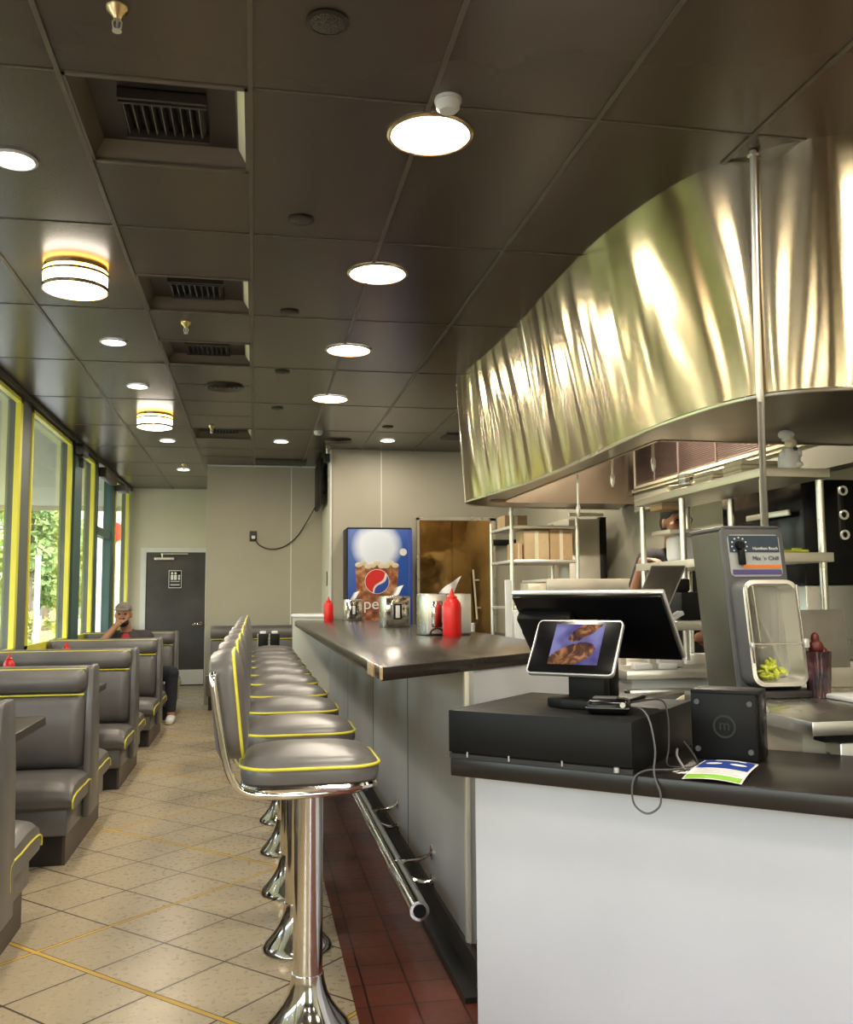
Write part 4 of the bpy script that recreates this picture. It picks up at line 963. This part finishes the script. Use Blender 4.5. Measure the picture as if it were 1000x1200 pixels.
lm = thing('lime_wedges', 'heap of yellow green wedges at the bottom of the mixer well', 'fruit', (1.968, YM - .0, .97))
lm['kind'] = 'stuff'
b = MB()
for k in range(26):
    p = Vector((-.045 + rnd.random() * .09, -.055 + rnd.random() * .035, .012 + rnd.random() * .03))
    if k < 8: p = Vector((-.045 + rnd.random() * .06, -.045, .05 + rnd.random() * .03))
    b.sph(p, .021, (1, .35, .62), 6, rot=RZ(rnd.random() * 3) @ RX(rnd.random() * 3) @ RY(rnd.random() * 3))
part('wedge', b, 'lime', lm)
# red shaker and cup right of mixer
sc_ = thing('syrup_cup', 'tall dark plastic tumbler beside the mixer', 'cup', (2.13, 3.24, .91))
t = MT('smoked_plastic', rough=.15); t.col(t.ramp(t.noise(16, 3), [(.35, (.02, .014, .02)), (.6, (.09, .03, .035)), (.8, (.22, .16, .18))])); M['cola_cup'] = t.m
part('tumbler', MB().lathe([(0, 0), (.038, 0), (.042, .01), (.050, .16), (.052, .175), (.046, .175), (.04, .03), (0, .03)], n=28), 'cola_cup', sc_)
part('contents', MB().sph((0, 0, .15), .045, (1, 1, .5)).sph((-.005, 0, .19), .028, (1, 1, 1.1)).sph((-.008, 0, .225), .016, (1, 1, 1.4)).sph((.02, 0, .17), .022), 'dark_red', sc_)
tr = thing('white_tray', 'white tray with red edge at the right edge of the worktop', 'tray', (2.33, 3.12, .91))
part('tray', MB().box((0, 0, .01), (.40, .22, .018), .006), 'white_trim', tr); part('towel', MB().box((.08, .02, .028), (.22, .14, .015), .006), 'paper', tr); part('red_edge', MB().box((.12, .09, .035), (.14, .02, .015), .004), 'dark_red', tr)
solo('menu_board', MB().box((2.33, 3.5, 1.12), (.22, .008, .24), .002, rot=RX(-.12)), 'menu', 'grey sheet leaning beside the red cup behind the mixer', 'board')
solo('steel_cup', MB().lathe([(0, 0), (.03, 0), (.035, .12), (.03, .12), (.026, .01), (0, .01)], (2.72, 3.66, 1.02)), 'cream', 'small cream cup standing by the rack post at the right edge', 'cup')

# ------------------------------------------------------------------ pass-through rack
rk = thing('pass_shelf_rack', 'two tier stainless pass rack with round posts', 'rack', (2.38, 4.4, .965))
Xa, Xb, Ya, Yb = 2.21, 2.55, 3.72, 5.12
for z0, z1 in ((1.828, 1.868),):
    part('shelf', MB().bb(Xa, Xb, Ya, Yb, z0, z1, .003), 'steel_cream', rk, True)
part('shelf', MB().bb(Xa, Xb, Ya, 3.95, 1.448, 1.49, .003), 'steel_cream', rk, True)
part('shelf', MB().bb(Xa, Xb, 4.0, Yb, 1.448, 1.49, .003), 'steel_cream', rk, True)
part('half_shelf', MB().bb(Xa + .06, Xb, 4.78, 5.02, 1.65, 1.672, .003), 'steel_cream', rk, True)
for x, y, z0 in ((Xa + .03, Ya + .04, 1.02), (Xb - .03, Ya + .04, 1.02), (Xa + .03, Yb - .05, .965), (Xb - .03, Yb - .05, .965), (Xa + .03, 4.56, .965), (Xb - .03, 4.56, .965)):
    part('post', MB().cyl((x, y, z0), (x, y, 1.82), .0175, n=16), 'steel', rk, True)
# things on rack
t = thing('chef_figurine', 'small white chef figurine on the near end of the top shelf', 'figurine', (2.375, 3.76, 1.868))
part('body', MB().lathe([(0, 0), (.044, 0), (.050, .015), (.048, .05), (.040, .078), (.024, .095), (0, .10)], n=20).sph((-.036, -.01, .06), .016, (1, 1, 1.6)).sph((.036, -.018, .07), .016, (1, 1, 1.5)).sph((.02, -.035, .018), .024, (1, 1, .6)), 'paper', t)
part('head', MB().sph((.006, -.008, .115), .027), 'cream', t)
part('chef_hat', MB().lathe([(0, 0), (.026, 0), (.027, .016), (0, .018)], (-.004, -.002, .128), n=20).sph((-.010, 0, .158), .034, (1.05, 1, .72)), 'white_trim', t)
part('neckerchief', MB().sph((.008, -.040, .088), .009, (1.4, .6, 1)), 'navy', t)
def stack(x, y, z, w, d, n, mat, lab, cat='food box', nm='takeout_box', grp='paper trays stacked on the top shelf', h=.022):
    for k in range(n):
        b = MB().box((x + (random.random() - .5) * .008, y + (random.random() - .5) * .008, z + h * (k + .5)), (w, d, h * .86), .004, taper=(1.06, 1.04))
        solo(nm, b, mat, '%s, %s' % (lab, ['lowest', 'middle', 'topmost', 'topmost'][k]), cat, grp)
stack(2.36, 4.02, 1.868, .24, .17, 3, 'cream', 'cream paper tray in the stack near the figurine')
stack(2.36, 4.32, 1.868, .24, .2, 3, 'cream', 'cream paper tray in the stack near the glass jar', h=.019)
t = thing('paper_dish', 'flat cream dish under the glass jar on the top shelf', 'dish', (2.33, 4.72, 1.868)); part('dish', MB().lathe([(0, 0), (.06, 0), (.10, .035), (.095, .037), (.055, .006), (0, .006)], n=8), 'cream', t)
t = thing('glass_jar', 'clear glass jar standing upright on the top shelf', 'jar', (2.33, 4.69, 1.876)); part('jar', MB().lathe([(0, 0), (.038, 0), (.04, .06), (.045, .085), (.041, .085), (.036, .006), (0, .006)], n=24), 'clear', t); part('lid', MB().lathe([(0, .085), (.046, .085), (.046, .092), (0, .092)]), 'steel_light', t)
b = MB()
t = thing('food_box', 'two tone kraft box tucked under the far end of the top shelf', 'food box', (2.32, 4.93, 1.788))
part('box', MB().box((0, 0, .015), (.12, .16, .028), .004), 'card', t); part('lid', MB().box((0, 0, .034), (.125, .165, .010), .003), 'kraft', t)
solo('paper_bag', MB().box((2.41, 4.9, 1.566), (.17, .14, .15), .03, 3), 'paper', 'crumpled white bag on the middle shelf in front of the cook', 'bag')
solo('grip_tongs', MB().tube(smooth_path([(2.33, 3.78, 1.497), (2.40, 3.80, 1.50), (2.47, 3.79, 1.50)], 5), .006, 6).tube([(2.40, 3.8, 1.505), (2.45, 3.82, 1.505)], .009, 6), 'lime', 'yellow green handled tool lying on the near middle shelf', 'tool')
mA = Vector((1.862, 4.05, 1.342)); mang = math.atan2(.192, -.20)
t = thing('kitchen_screen', 'tilted grey screen panel standing behind the monitor', 'screen', (1.862, 4.1, 1.185))
part('screen_panel', MB().box((0, 0, 0), (.165, .277, .010), .003).xf(Matrix.Translation((0, -.05, .157)) @ RX(mang)), 'menu', t)
part('screen_edge', MB().box((.084, 0, 0), (.006, .277, .016), .002).xf(Matrix.Translation((0, -.05, .157)) @ RX(mang)), 'silver', t)
part('stand', MB().bb(-.04, .04, -.03, .06, 0, .14, .01), 'black', t)
t = thing('label_printer', 'black printer with small white lights beside the mixer', 'printer', (2.06, 4.18, 1.185))
part('body', MB().bb(-.065, .065, -.08, .12, 0, .135, .012), 'black', t); part('paper_slip', MB().box((-.09, -.06, .02), (.07, .06, .02), .003, rot=RY(-.5)), 'paper', t)
for z in (.06, .09): part('indicator', MB().cyl((.045, -.084, z), (.045, -.08, z), .004, n=8), 'led', t)
part('upper_housing', MB().bb(-.07, .0, -.05, .1, .135, .20, .012), 'black', t)
ss_ = thing('steel_step_shelf', 'low cream steel shelf carrying the black printer', 'shelf', (2.06, 4.2, .965))
part('shelf', MB().bb(1.76, 2.3, 3.99, 4.4, 1.142, 1.185, .004), 'steel_cream', ss_, True)
for x, y in ((1.80, 4.02), (2.27, 4.02), (1.80, 4.37), (2.27, 4.37)): part('leg', MB().bb(x - .015, x + .015, y - .015, y + .015, .965, 1.142), 'steel_cream', ss_, True)
t = thing('food_container', 'stack of pale lidded containers under the low cream shelf', 'container', (1.92, 4.12, .966)); part('container', MB().box((0, 0, .03), (.12, .1, .055), .008), 'paper', t); part('lid', MB().box((0, 0, .062), (.125, .105, .01), .003), 'white_trim', t)
for x, l in ((1.75, 'pale container left of two on the prep table edge'), (1.87, 'pale container right of two on the prep table edge')):
    solo('food_container', MB().box((x, 4.02, .98), (.09, .05, .028), .006), 'white_trim', l, 'container')
# upright white box behind bar (left of monitor)
t = thing('white_dispenser', 'narrow white upright dispenser behind the bar left of the monitor', 'dispenser', (1.52, 5.2, .90))
part('body', MB().bb(-.04, .05, -.05, .05, 0, .325, .006), 'white_trim', t); part('arm', MB().bb(-.09, -.05, -.02, .0, .0, .50, .003), 'white_trim', t)
# cup stack on bar rear
solo('cup_stack', MB().lathe([(0, 0), (.02, 0), (.026, .13), (0, .13)], (1.95, 8.2, .94)), 'paper', 'short stack of white cups on the dark back counter', 'cups')
t = thing('back_counter', 'low dark back counter between the bar and the amber-reflecting steel door', 'counter', (1.9, 8.9, 0)); part('top', MB().bb(-.2, .6, -.9, .4, .9, .94, .004), 'slab', t); part('cabinet', MB().bb(-.18, .58, -.88, .4, 0, .9), 'base', t)

# far kitchen
rk2 = thing('storage_rack', 'white wire storage rack with boxes under the canopy end', 'rack', (2.35, 7.7, 0))
for x, y in ((2.06, 7.25), (2.16, 7.62), (2.62, 7.25), (2.62, 7.9), (2.06, 7.9)): part('post', MB().cyl((x, y, 0), (x, y, 2.03 if x < 2.2 and y < 7.7 else 1.95), .016, n=12), 'steel_light', rk2, True)
for z in (1.58, 1.20, 1.86): part('shelf', MB().bb(2.05, 2.63, 7.24, 7.92, z, z + .025, .003), 'steel_light', rk2, True)
for k, (x0, x1, y0, y1, z0, z1, mt_, l) in enumerate([(2.17, 2.385, 7.27, 7.5, 1.607, 1.845, 'kraft', 'brown kraft carton, left of the two large ones on the storage rack'), (2.395, 2.59, 7.28, 7.5, 1.607, 1.855, 'card', 'brown carton, right of the two large ones on the storage rack'), (2.09, 2.155, 7.27, 7.5, 1.607, 1.74, 'card', 'narrow brown carton beside the white posts'),
                                 (2.1, 2.3, 7.6, 7.85, 1.887, 2.0, 'card', 'flat brown carton on top of the storage rack'), (2.2, 2.42, 7.27, 7.5, 1.227, 1.42, 'steel_cream', 'pale tub under the brown cartons, left one'), (2.44, 2.6, 7.27, 7.5, 1.227, 1.45, 'cream', 'cream tub under the brown cartons, right one')]):
    t = thing('storage_carton', l, 'carton', ((x0 + x1) / 2, (y0 + y1) / 2, z0)); w_, d_ = (x1 - x0) / 2, (y1 - y0) / 2
    part('carton', MB().bb(-w_, w_, -d_, d_, 0, z1 - z0, .004), mt_, t); part('tape', MB().bb(-w_ * .15, w_ * .15, -d_ - .002, -d_, 0, z1 - z0), 'cream', t)
fg = thing('steel_fridge', 'tall stainless refrigerator with a black edge in the far kitchen', 'fridge', (2.83, 7.6, 0))
part('body', MB().bb(-.16, .15, .03, .6, 0, 1.98, .008), 'steel_cream', fg); part('door', MB().bb(-.165, .12, -.02, .03, .05, 1.97, .01), 'steel_cream', fg); part('black_edge', MB().bb(.12, .175, -.03, .05, .0, 1.99, .004), 'black', fg)
part('pipe', MB().cyl((-.16, -.02, 2.01), (.15, -.02, 2.01), .016), 'steel_light', fg)
solo('wall_lamp_bracket', MB().cyl((2.93, 10.38, 1.93), (3.08, 10.44, 1.93), .045).bb(2.72, 2.95, 10.36, 10.42, 1.90, 1.97, .01), 'black', 'short black tube fixture on the wall right of the amber-reflecting steel door', 'fixture')
# oven / dark equipment at right
ov = thing('wall_oven', 'large black cooking unit behind the rack at the right edge', 'oven', (2.9, 4.6, 0))
part('body', MB().bb(2.68, 3.08, 4.15, 4.95, 1.35, 1.88, .01), 'black_gloss', ov, True)
part('handle', MB().bb(2.63, 2.65, 4.2, 4.6, 1.70, 1.73, .004), 'steel_light', ov, True)
part('cabinet', MB().bb(2.68, 3.08, 4.15, 4.95, .0, 1.35, .01), 'steel', ov, True)
t = thing('hanging_tools', 'black clips and rings fastened to the near rack post', 'tool rack', (2.60, 3.74, 1.55))
part('strip', MB().bb(.0, .02, -.01, .01, .0, .24, .004), 'black', t)
for z in (.02, .11, .22): part('ring', MB().lathe([(.014, -.004), (.022, -.004), (.022, .004), (.014, .004)], (.015, -.012, z), rot=RX(PI / 2)), 'steel_light', t)

# ------------------------------------------------------------------ people
def remeshed(name, mb, mat, parent, vox=.007, sm=6, label=None):
    me = mb.mesh(name, mat); o = bpy.data.objects.new('tmp', me); COL.objects.link(o)
    r = o.modifiers.new('r', 'REMESH'); r.mode = 'VOXEL'; r.voxel_size = vox
    s = o.modifiers.new('s', 'SMOOTH'); s.factor = .5; s.iterations = sm
    dg = bpy.context.evaluated_depsgraph_get(); me2 = bpy.data.meshes.new_from_object(o.evaluated_get(dg))
    bpy.data.objects.remove(o); me2.name = name; me2.materials.clear(); me2.materials.append(M[mat])
    for p in me2.polygons: p.use_smooth = True
    q = link(name, me2, parent)
    if label: q['label'] = label
    return q
def head(b, c, f=1.):
    """head facing -Y, centre c"""
    c = Vector(c)
    b.sph(c + Vector((0, .012, .02)), .092 * f, (.86, 1.05, 1.0)); b.sph(c + Vector((0, -.018, -.045)), .068 * f, (.92, 1.0, 1.15))
    b.sph(c + Vector((0, -.045, -.085)), .032 * f, (1.2, 1, .8)); b.cap(c + Vector((0, -.088, .01)), c + Vector((0, -.112, -.03)), .009, .014)
    b.cap(c + Vector((-.05, -.072, .03)), c + Vector((.05, -.072, .03)), .014, .014)
    b.sph(c + Vector((0, -.09, -.062)), .02, (1.5, .7, .6)); 
    for s in (-1, 1):
        b.sph(c + Vector((s * .082, .01, -.012)), .026, (.4, .7, 1.2)); b.sph(c + Vector((s * .045, -.062, -.025)), .028)
def eyes(t, c):
    c = Vector(c)
    for s in (-1, 1): part('eye', MB().sph(c + Vector((s * .032, -.083, .004)), .0115, (1.2, .7, .7), 8), 'hair', t)
def hand(b, wrist, d, up, curl=.5, s=1.):
    """palm from the wrist along d, fingers curling towards up; a thumb at the side"""
    w = Vector(wrist); d = Vector(d).normalized(); up = Vector(up); up = (up - d * up.dot(d)).normalized(); side = d.cross(up)
    pc = w + d * .05 * s
    for k in range(4):
        o_ = side * (-.027 + .018 * k) * s
        b.cap(w + o_ * .6, w + d * .085 * s + o_, .013 * s, .0105 * s, 8)
        L = (.042, .048, .045, .034)[k] * s; a = w + d * .085 * s + o_
        d1 = (d * math.cos(curl) + up * math.sin(curl)); p1 = a + d1 * L; d2 = (d * math.cos(curl * 2.2) + up * math.sin(curl * 2.2)); p2 = p1 + d2 * L * .7
        b.cap(a, p1, .0098 * s, .009 * s, 8); b.cap(p1, p2, .009 * s, .0078 * s, 8)
    a = w + d * .025 * s + side * .028 * s; p = a + (d * .6 + side * .7 + up * .3).normalized() * .045 * s
    b.cap(a, p, .0125 * s, .0105 * s, 8); b.cap(p, p + (d * .8 + side * .2 + up * .5).normalized() * .03 * s, .0105 * s, .009 * s, 8)

# seated man at booth: hip on seat at z .42, faces the camera; local origin on the floor
mn = thing('person', 'man in grey cap and dark shirt sitting at the far booth, hand on mouth', 'person', (-1.36, 10.52, 0))
hc = Vector((-.03, -.06, 1.145))
b = MB(); head(b, hc, 1.04)
b.cap((0, .05, .93), (-.02, -.01, 1.06), .062, .058)                     # neck
b.cap((-.17, .07, .88), (.19, .07, .88), .085, .085)                     # shoulders
b.cap((0, .09, .62), (0, .07, .84), .165, .15); b.cap((0, .1, .50), (0, .1, .60), .17, .165)
# right arm (image left): elbow on table, hand on the mouth
b.cap((-.19, .05, .88), (-.28, -.20, .785), .058, .05); b.cap((-.28, -.20, .785), (-.085, -.155, 1.03), .046, .032)
hand(b, (-.085, -.155, 1.03), (.55, -.05, .55), (.3, .5, .2), .75, 1.)
# left arm hanging along the side
b.cap((.2, .06, .88), (.32, .02, .64), .058, .048); b.cap((.32, .02, .64), (.26, -.22, .77), .045, .032); hand(b, (.26, -.22, .775), (-.7, -.5, 0), (0, 0, -1), .3, 1.)
# legs: right under the table, left out to the aisle
b.cap((-.1, .08, .50), (-.12, -.34, .50), .09, .07); b.cap((-.12, -.34, .5), (-.12, -.30, .1), .058, .042); b.cap((-.12, -.26, .05), (-.12, -.45, .035), .04, .035)
b.cap((.14, .06, .50), (.50, -.22, .52), .09, .068); b.cap((.50, -.22, .52), (.50, -.24, .10), .058, .042); b.cap((.50, -.20, .055), (.50, -.40, .035), .04, .032)
remeshed('body', b, 'skin', mn, .0075, 5)
b = MB().cap((-.17, .075, .875), (.19, .075, .875), .098, .098).cap((0, .09, .60), (0, .075, .83), .182, .165).cap((0, .1, .52), (0, .1, .60), .185, .18)
b.cap((-.18, .06, .87), (-.255, -.13, .81), .075, .066).cap((.2, .065, .87), (.29, .03, .70), .075, .064)
remeshed('shirt', b, 'shirt_brown', mn, .012, 5)
part('undershirt', MB().sph((-.0, -.065, .86), .07, (.75, .5, 1.2)), 'shirt_red', mn)
b = MB().cap((-.1, .09, .49), (-.12, -.34, .495), .105, .082).cap((-.12, -.34, .495), (-.12, -.30, .14), .076, .058).cap((.14, .07, .49), (.50, -.22, .515), .105, .08).cap((.50, -.22, .515), (.50, -.235, .14), .073, .056).sph((0, .1, .5), .19, (1, .9, .55))
remeshed('trousers', b, 'denim', mn, .012, 4)
b = MB()
for x, y in ((-.12, -.30), (.5, -.24)): b.cap((x, y + .03, .045), (x, y - .17, .035), .047, .042)
for q_ in b.b.verts: q_.co.z = max(q_.co.z, .002)
part('shoe', b, 'paper', mn)
b = MB().sph(hc + Vector((0, .012, .045)), .102, (.9, 1.08, .86)); 
for v_ in list(b.b.verts):
    if v_.co.z < hc.z + .045: b.b.verts.remove(v_)
b.cyl(hc + Vector((0, .012, .043)), hc + Vector((0, .012, .05)), .098, .098, 28)
part('cap_crown', b, 'cap', mn)
part('cap_brim', MB().box(hc + Vector((0, -.115, .055)), (.14, .09, .008), .003, rot=RX(.2)).box(hc + Vector((-.0, -.10, .085)), (.03, .01, .025), .004), 'cap', mn)
part('beard', MB().sph(hc + Vector((0, -.05, -.085)), .058, (1.15, 1.05, .85)).sph(hc + Vector((0, -.098, -.045)), .02, (1.7, .7, .5)), 'hair', mn)
eyes(mn, hc)
# cook behind the rack
ckp = thing('person', 'cook in black shirt with glasses, standing behind the pass rack', 'person', (2.62, 5.46, 0))
hc = Vector((-.01, -.06, 1.765))
b = MB(); head(b, hc, 1.0)
b.cap((0, .03, 1.54), (-.01, -.01, 1.67), .06, .056); b.cap((-.15, .03, 1.525), (.15, .03, 1.50), .07, .07); b.cap((0, .05, 1.12), (0, .03, 1.44), .13, .15); b.cap((0, .04, .98), (0, .04, 1.1), .145, .13)
b.cap((-.175, .02, 1.53), (-.27, .04, 1.28), .052, .044)
b.cap((-.27, .04, 1.28), (-.30, -.20, 1.515), .042, .03); hand(b, (-.30, -.20, 1.52), (.35, -.9, .0), (0, 0, -1), .3, .95)
b.cap((.175, .02, 1.50), (.22, .0, 1.20), .052, .044); b.cap((.22, 0, 1.20), (.1, -.16, 1.02), .042, .03); hand(b, (.1, -.16, 1.02), (-.6, -.7, .1), (0, 0, 1), .5, .95)
for s in (-1, 1):
    b.cap((s * .09, .04, .95), (s * .1, .02, .5), .09, .062); b.cap((s * .1, .02, .5), (s * .1, .05, .09), .058, .038); b.cap((s * .1, .06, .045), (s * .1, -.12, .03), .04, .032)
remeshed('body', b, 'skin', ckp, .008, 5)
b = MB().cap((-.15, .03, 1.52), (.15, .03, 1.495), .088, .088).cap((0, .05, 1.0), (0, .03, 1.42), .165, .165).cap((-.175, .02, 1.52), (-.235, .03, 1.37), .072, .064).cap((.175, .02, 1.49), (.205, .01, 1.31), .07, .062).cap((0, .02, 1.52), (0, .01, 1.575), .075, .068)
remeshed('shirt', b, 'shirt_black', ckp, .012, 5)
b = MB()
for s in (-1, 1): b.cap((s * .09, .04, .95), (s * .1, .02, .5), .105, .075).cap((s * .1, .02, .5), (s * .1, .05, .1), .072, .055)
remeshed('trousers', b, 'denim', ckp, .014, 4)
b = MB()
for s in (-1, 1): b.cap((s * .1, .07, .048), (s * .1, -.14, .04), .047, .04)
part('shoe', b, 'base', ckp)
b = MB().sph(hc + Vector((0, .022, .048)), .098, (.9, 1.05, .9)).box(hc + Vector((0, -.03, .095)), (.13, .11, .06), .025, 3).sph(hc + Vector((0, .05, 0)), .088, (.95, .9, 1.1))
part('hair', b, 'hair', ckp)
b = MB()
for s in (-1, 1): b.tube([hc + Vector((s * .034 + .025 * math.cos(a), -.098, .004 + .02 * math.sin(a))) for a in [2 * PI * k / 16 for k in range(16)]], .0025, 6, closed=True)
b.cyl(hc + Vector((-.01, -.1, .006)), hc + Vector((.01, -.1, .006)), .0022, n=6)
part('glasses', b, 'black', ckp); eyes(ckp, hc)
part('moustache', MB().sph(hc + Vector((0, -.098, -.045)), .018, (1.6, .6, .45)), 'hair', ckp)

# ------------------------------------------------------------------ outside
struct('ground', MB().bb(-70, -2.01, -40, 90, -.2, -.1), 'asphalt')
solo('lawn', MB().bb(-40, -6.2, 6, 80, -.1, -.04), 'grass', 'sunlit lawn outside the windows', 'grass', kind='stuff')
struct('roof_overhang', MB().bb(-5.2, -2.01, -3, 17.3, 2.98, 3.1), 'soffit')
struct('trim_6', MB().bb(-5.3, -5.2, -3, 17.3, 2.9, 3.25).bb(-5.3, -2.01, 17.3, 17.4, 2.9, 3.25), 'stucco')
solo('canopy_post', MB().bb(-5.06, -4.95, 22.95, 23.05, -.04, 2.35, .01), 'white_trim', 'white square post standing on the lawn outside the second pane', 'post')
def tree(x, y, h, r, mat, lab, seed, cat='tree', nm='leafy_tree'):
    rn = random.Random(seed); t = thing(nm, lab, cat, (x, y, -.04), 0, 'trees outside the windows')
    if nm == 'leafy_tree':
        b = MB().cyl((0, 0, .02), (rn.random() * .2, 0, h * .5), .16, .09, 10)
        for k in range(7):
            a = k * .9; b.cyl((0, 0, h * (.3 + .03 * k)), (math.cos(a) * r * .6, math.sin(a) * r * .6, h * (.55 + .05 * k)), .05, .02, 6)
        part('trunk', b, 'bark', t)
    bm = bmesh.new()
    z0 = h * (.22 if nm == 'leafy_tree' else .0)
    cl = [(rn.gauss(0, r * .42), rn.gauss(0, r * .42), z0 + (h - z0) * rn.random(), r * (.25 + .25 * rn.random())) for _ in range(22)]
    for k in range(4200 if nm == 'leafy_tree' else 1500):
        cx, cy, cz, cr = cl[rn.randrange(len(cl))]
        v = Vector((rn.gauss(0, 1), rn.gauss(0, 1), rn.gauss(0, 1))).normalized() * cr * (.6 + .4 * rn.random())
        p = Vector((cx, cy, cz)) + v
        if p.z < .05: p.z = .05 + rn.random() * .2
        s = .09 + rn.random() * .09
        a = Vector((rn.gauss(0, 1), rn.gauss(0, 1), rn.gauss(0, 1))).normalized(); c_ = a.orthogonal().normalized()
        bm.faces.new([bm.verts.new(p + a * s), bm.verts.new(p + c_ * s * .5), bm.verts.new(p - a * s), bm.verts.new(p - c_ * s * .5)])
    b = MB(); b._add(bm); part('foliage', b, mat, t, smooth=False); return t
tree(-6.7, 29.5, 6.2, 1.3, 'leaf', 'green tree seen through the second window pane, nearer one', 1)
tree(-7.0, 37, 8.5, 2.2, 'leaf2', 'yellow green tree seen through the second window pane, farther one', 2)
tree(-12.2, 36, 2.9, 1.3, 'leaf2', 'low yellow green tree seen through the leftmost window pane', 3)
tree(-4.3, 46, 9.5, 2.0, 'leaf', 'tall green tree far beyond the lawn', 4)
tree(-6.2, 33.2, 3.6, 1.0, 'leaf', 'short dense green tree low in the second window pane', 6)
tree(-9.0, 43, 7.0, 1.5, 'leaf', 'dark green tree behind the yellow green one', 7)
tree(-14.5, 41, 5.0, 2.4, 'leaf', 'broad green tree far left beyond the lawn', 5)
for k in range(5): tree(-8.9 + k * 1.02, 25.2, 1.0, .26, 'leaf2', 'clipped yellow green bush on the lawn, %s from the building' % ['farthest', 'fourth', 'third', 'second', 'nearest'][k], 20 + k, 'bush', 'garden_bush')
cr_ = thing('parked_car', 'red car parked outside the leftmost window', 'car', (-10.4, 31.5, -.04), .3)
prof = [(-2.1, .35), (-2.1, .8), (-1.2, .92), (-.6, 1.38), (.8, 1.40), (1.5, .98), (2.1, .85), (2.15, .35)]
m = Matrix(((1, 0, 0, 0), (0, 0, 1, 0), (0, 1, 0, 0), (0, 0, 0, 1)))
part('body', MB().prism(prof, -.85, .85, .05, m), 'car_red', cr_)
for x in (-1.35, 1.35):
    for y in (-.8, .8): part('wheel', MB().cyl((x, y - .1, .32), (x, y + .1, .32), .32), 'black_rubber', cr_)
part('window_glass', MB().prism([(-1.05, .95), (-.55, 1.32), (.75, 1.33), (1.25, 1.0)], -.87, .87, 0, m), 'black_gloss', cr_)
bd = thing('neighbour_building', 'pale stucco building with red sign outside beyond the door', 'building', (-5.5, 82, -.1))
part('wall', MB().bb(-7.5, 8, 0, 6, 0, 5.5), 'stucco', bd); part('roof', MB().bb(-7.7, 8.2, -.3, 6.2, 5.5, 5.9), 'wood', bd); part('window', MB().bb(-6, -3, -.03, 0, 1, 3).bb(-1, 2, -.03, 0, 1, 3), 'black_gloss', bd)
t = thing('stucco_pillar', 'stucco entrance pillar with a red round sign outside the far pane', 'pillar', (-2.95, 20., -.1))
part('pillar', MB().bb(-.30, .6, -.2, .2, 0, 3.9), 'stucco', t); part('round_sign', MB().cyl((.09, -.2, 2.80), (.09, -.24, 2.80), .20, n=28), 'red', t); part('lettering_board', MB().bb(-.15, .25, -.22, -.2, 1.8, 2.1), 'cream', t)
# stickers on the mullion tops (small clutter)
solo('window_sensor', MB().bb(XL + .03, XL + .12, 10.05, 10.35, 2.82, 2.93, .01).bb(XL + .05, XL + .1, 10.15, 10.25, 2.70, 2.80, .01), 'base', 'dark sensor with pale bracket at the top of the dark pillar', 'sensor')
solo('door_closer_box', MB().bb(XL + .01, XL + .10, 11.7, 12.6, 2.80, 2.92, .01), 'brown_base', 'dark box along the top of the street door', 'box')
solo('window_sensor', MB().bb(XL + .02, XL + .16, 13.0, 13.35, 2.78, 2.86, .01), 'grey', 'small striped grey device at the top right of the street door', 'sensor')

# ------------------------------------------------------------------ light and render look
w = bpy.data.worlds.new('world'); SC.world = w; w.use_nodes = True; nt = w.node_tree
sky = nt.nodes.new('ShaderNodeTexSky'); sky.sky_type = 'NISHITA'; sky.sun_disc = False; sky.sun_elevation = math.radians(48); sky.sun_rotation = math.radians(200); sky.air_density = 1.2; sky.dust_density = 3.
nt.links.new(sky.outputs[0], nt.nodes['Background'].inputs[0]); nt.nodes['Background'].inputs[1].default_value = 1.1
sd = bpy.data.lights.new('sun', 'SUN'); sd.energy = 6.; sd.angle = math.radians(2); sd.color = (1, .95, .86); so = bpy.data.objects.new('sun', sd); COL.objects.link(so)
so.rotation_euler = (math.radians(40), 0, math.radians(75))
SC.view_settings.view_transform = 'Standard'; SC.view_settings.look = 'None'; SC.view_settings.exposure = .25; SC.view_settings.gamma = 1.
SC.view_settings.use_curve_mapping = False
SC.cycles.use_denoising = True; SC.cycles.max_bounces = 8; SC.cycles.diffuse_bounces = 4; SC.cycles.glossy_bounces = 4; SC.cycles.transparent_max_bounces = 12
SC.cycles.sample_clamp_indirect = 6.; SC.cycles.caustics_reflective = False; SC.cycles.caustics_refractive = False
bpy.context.view_layer.update()
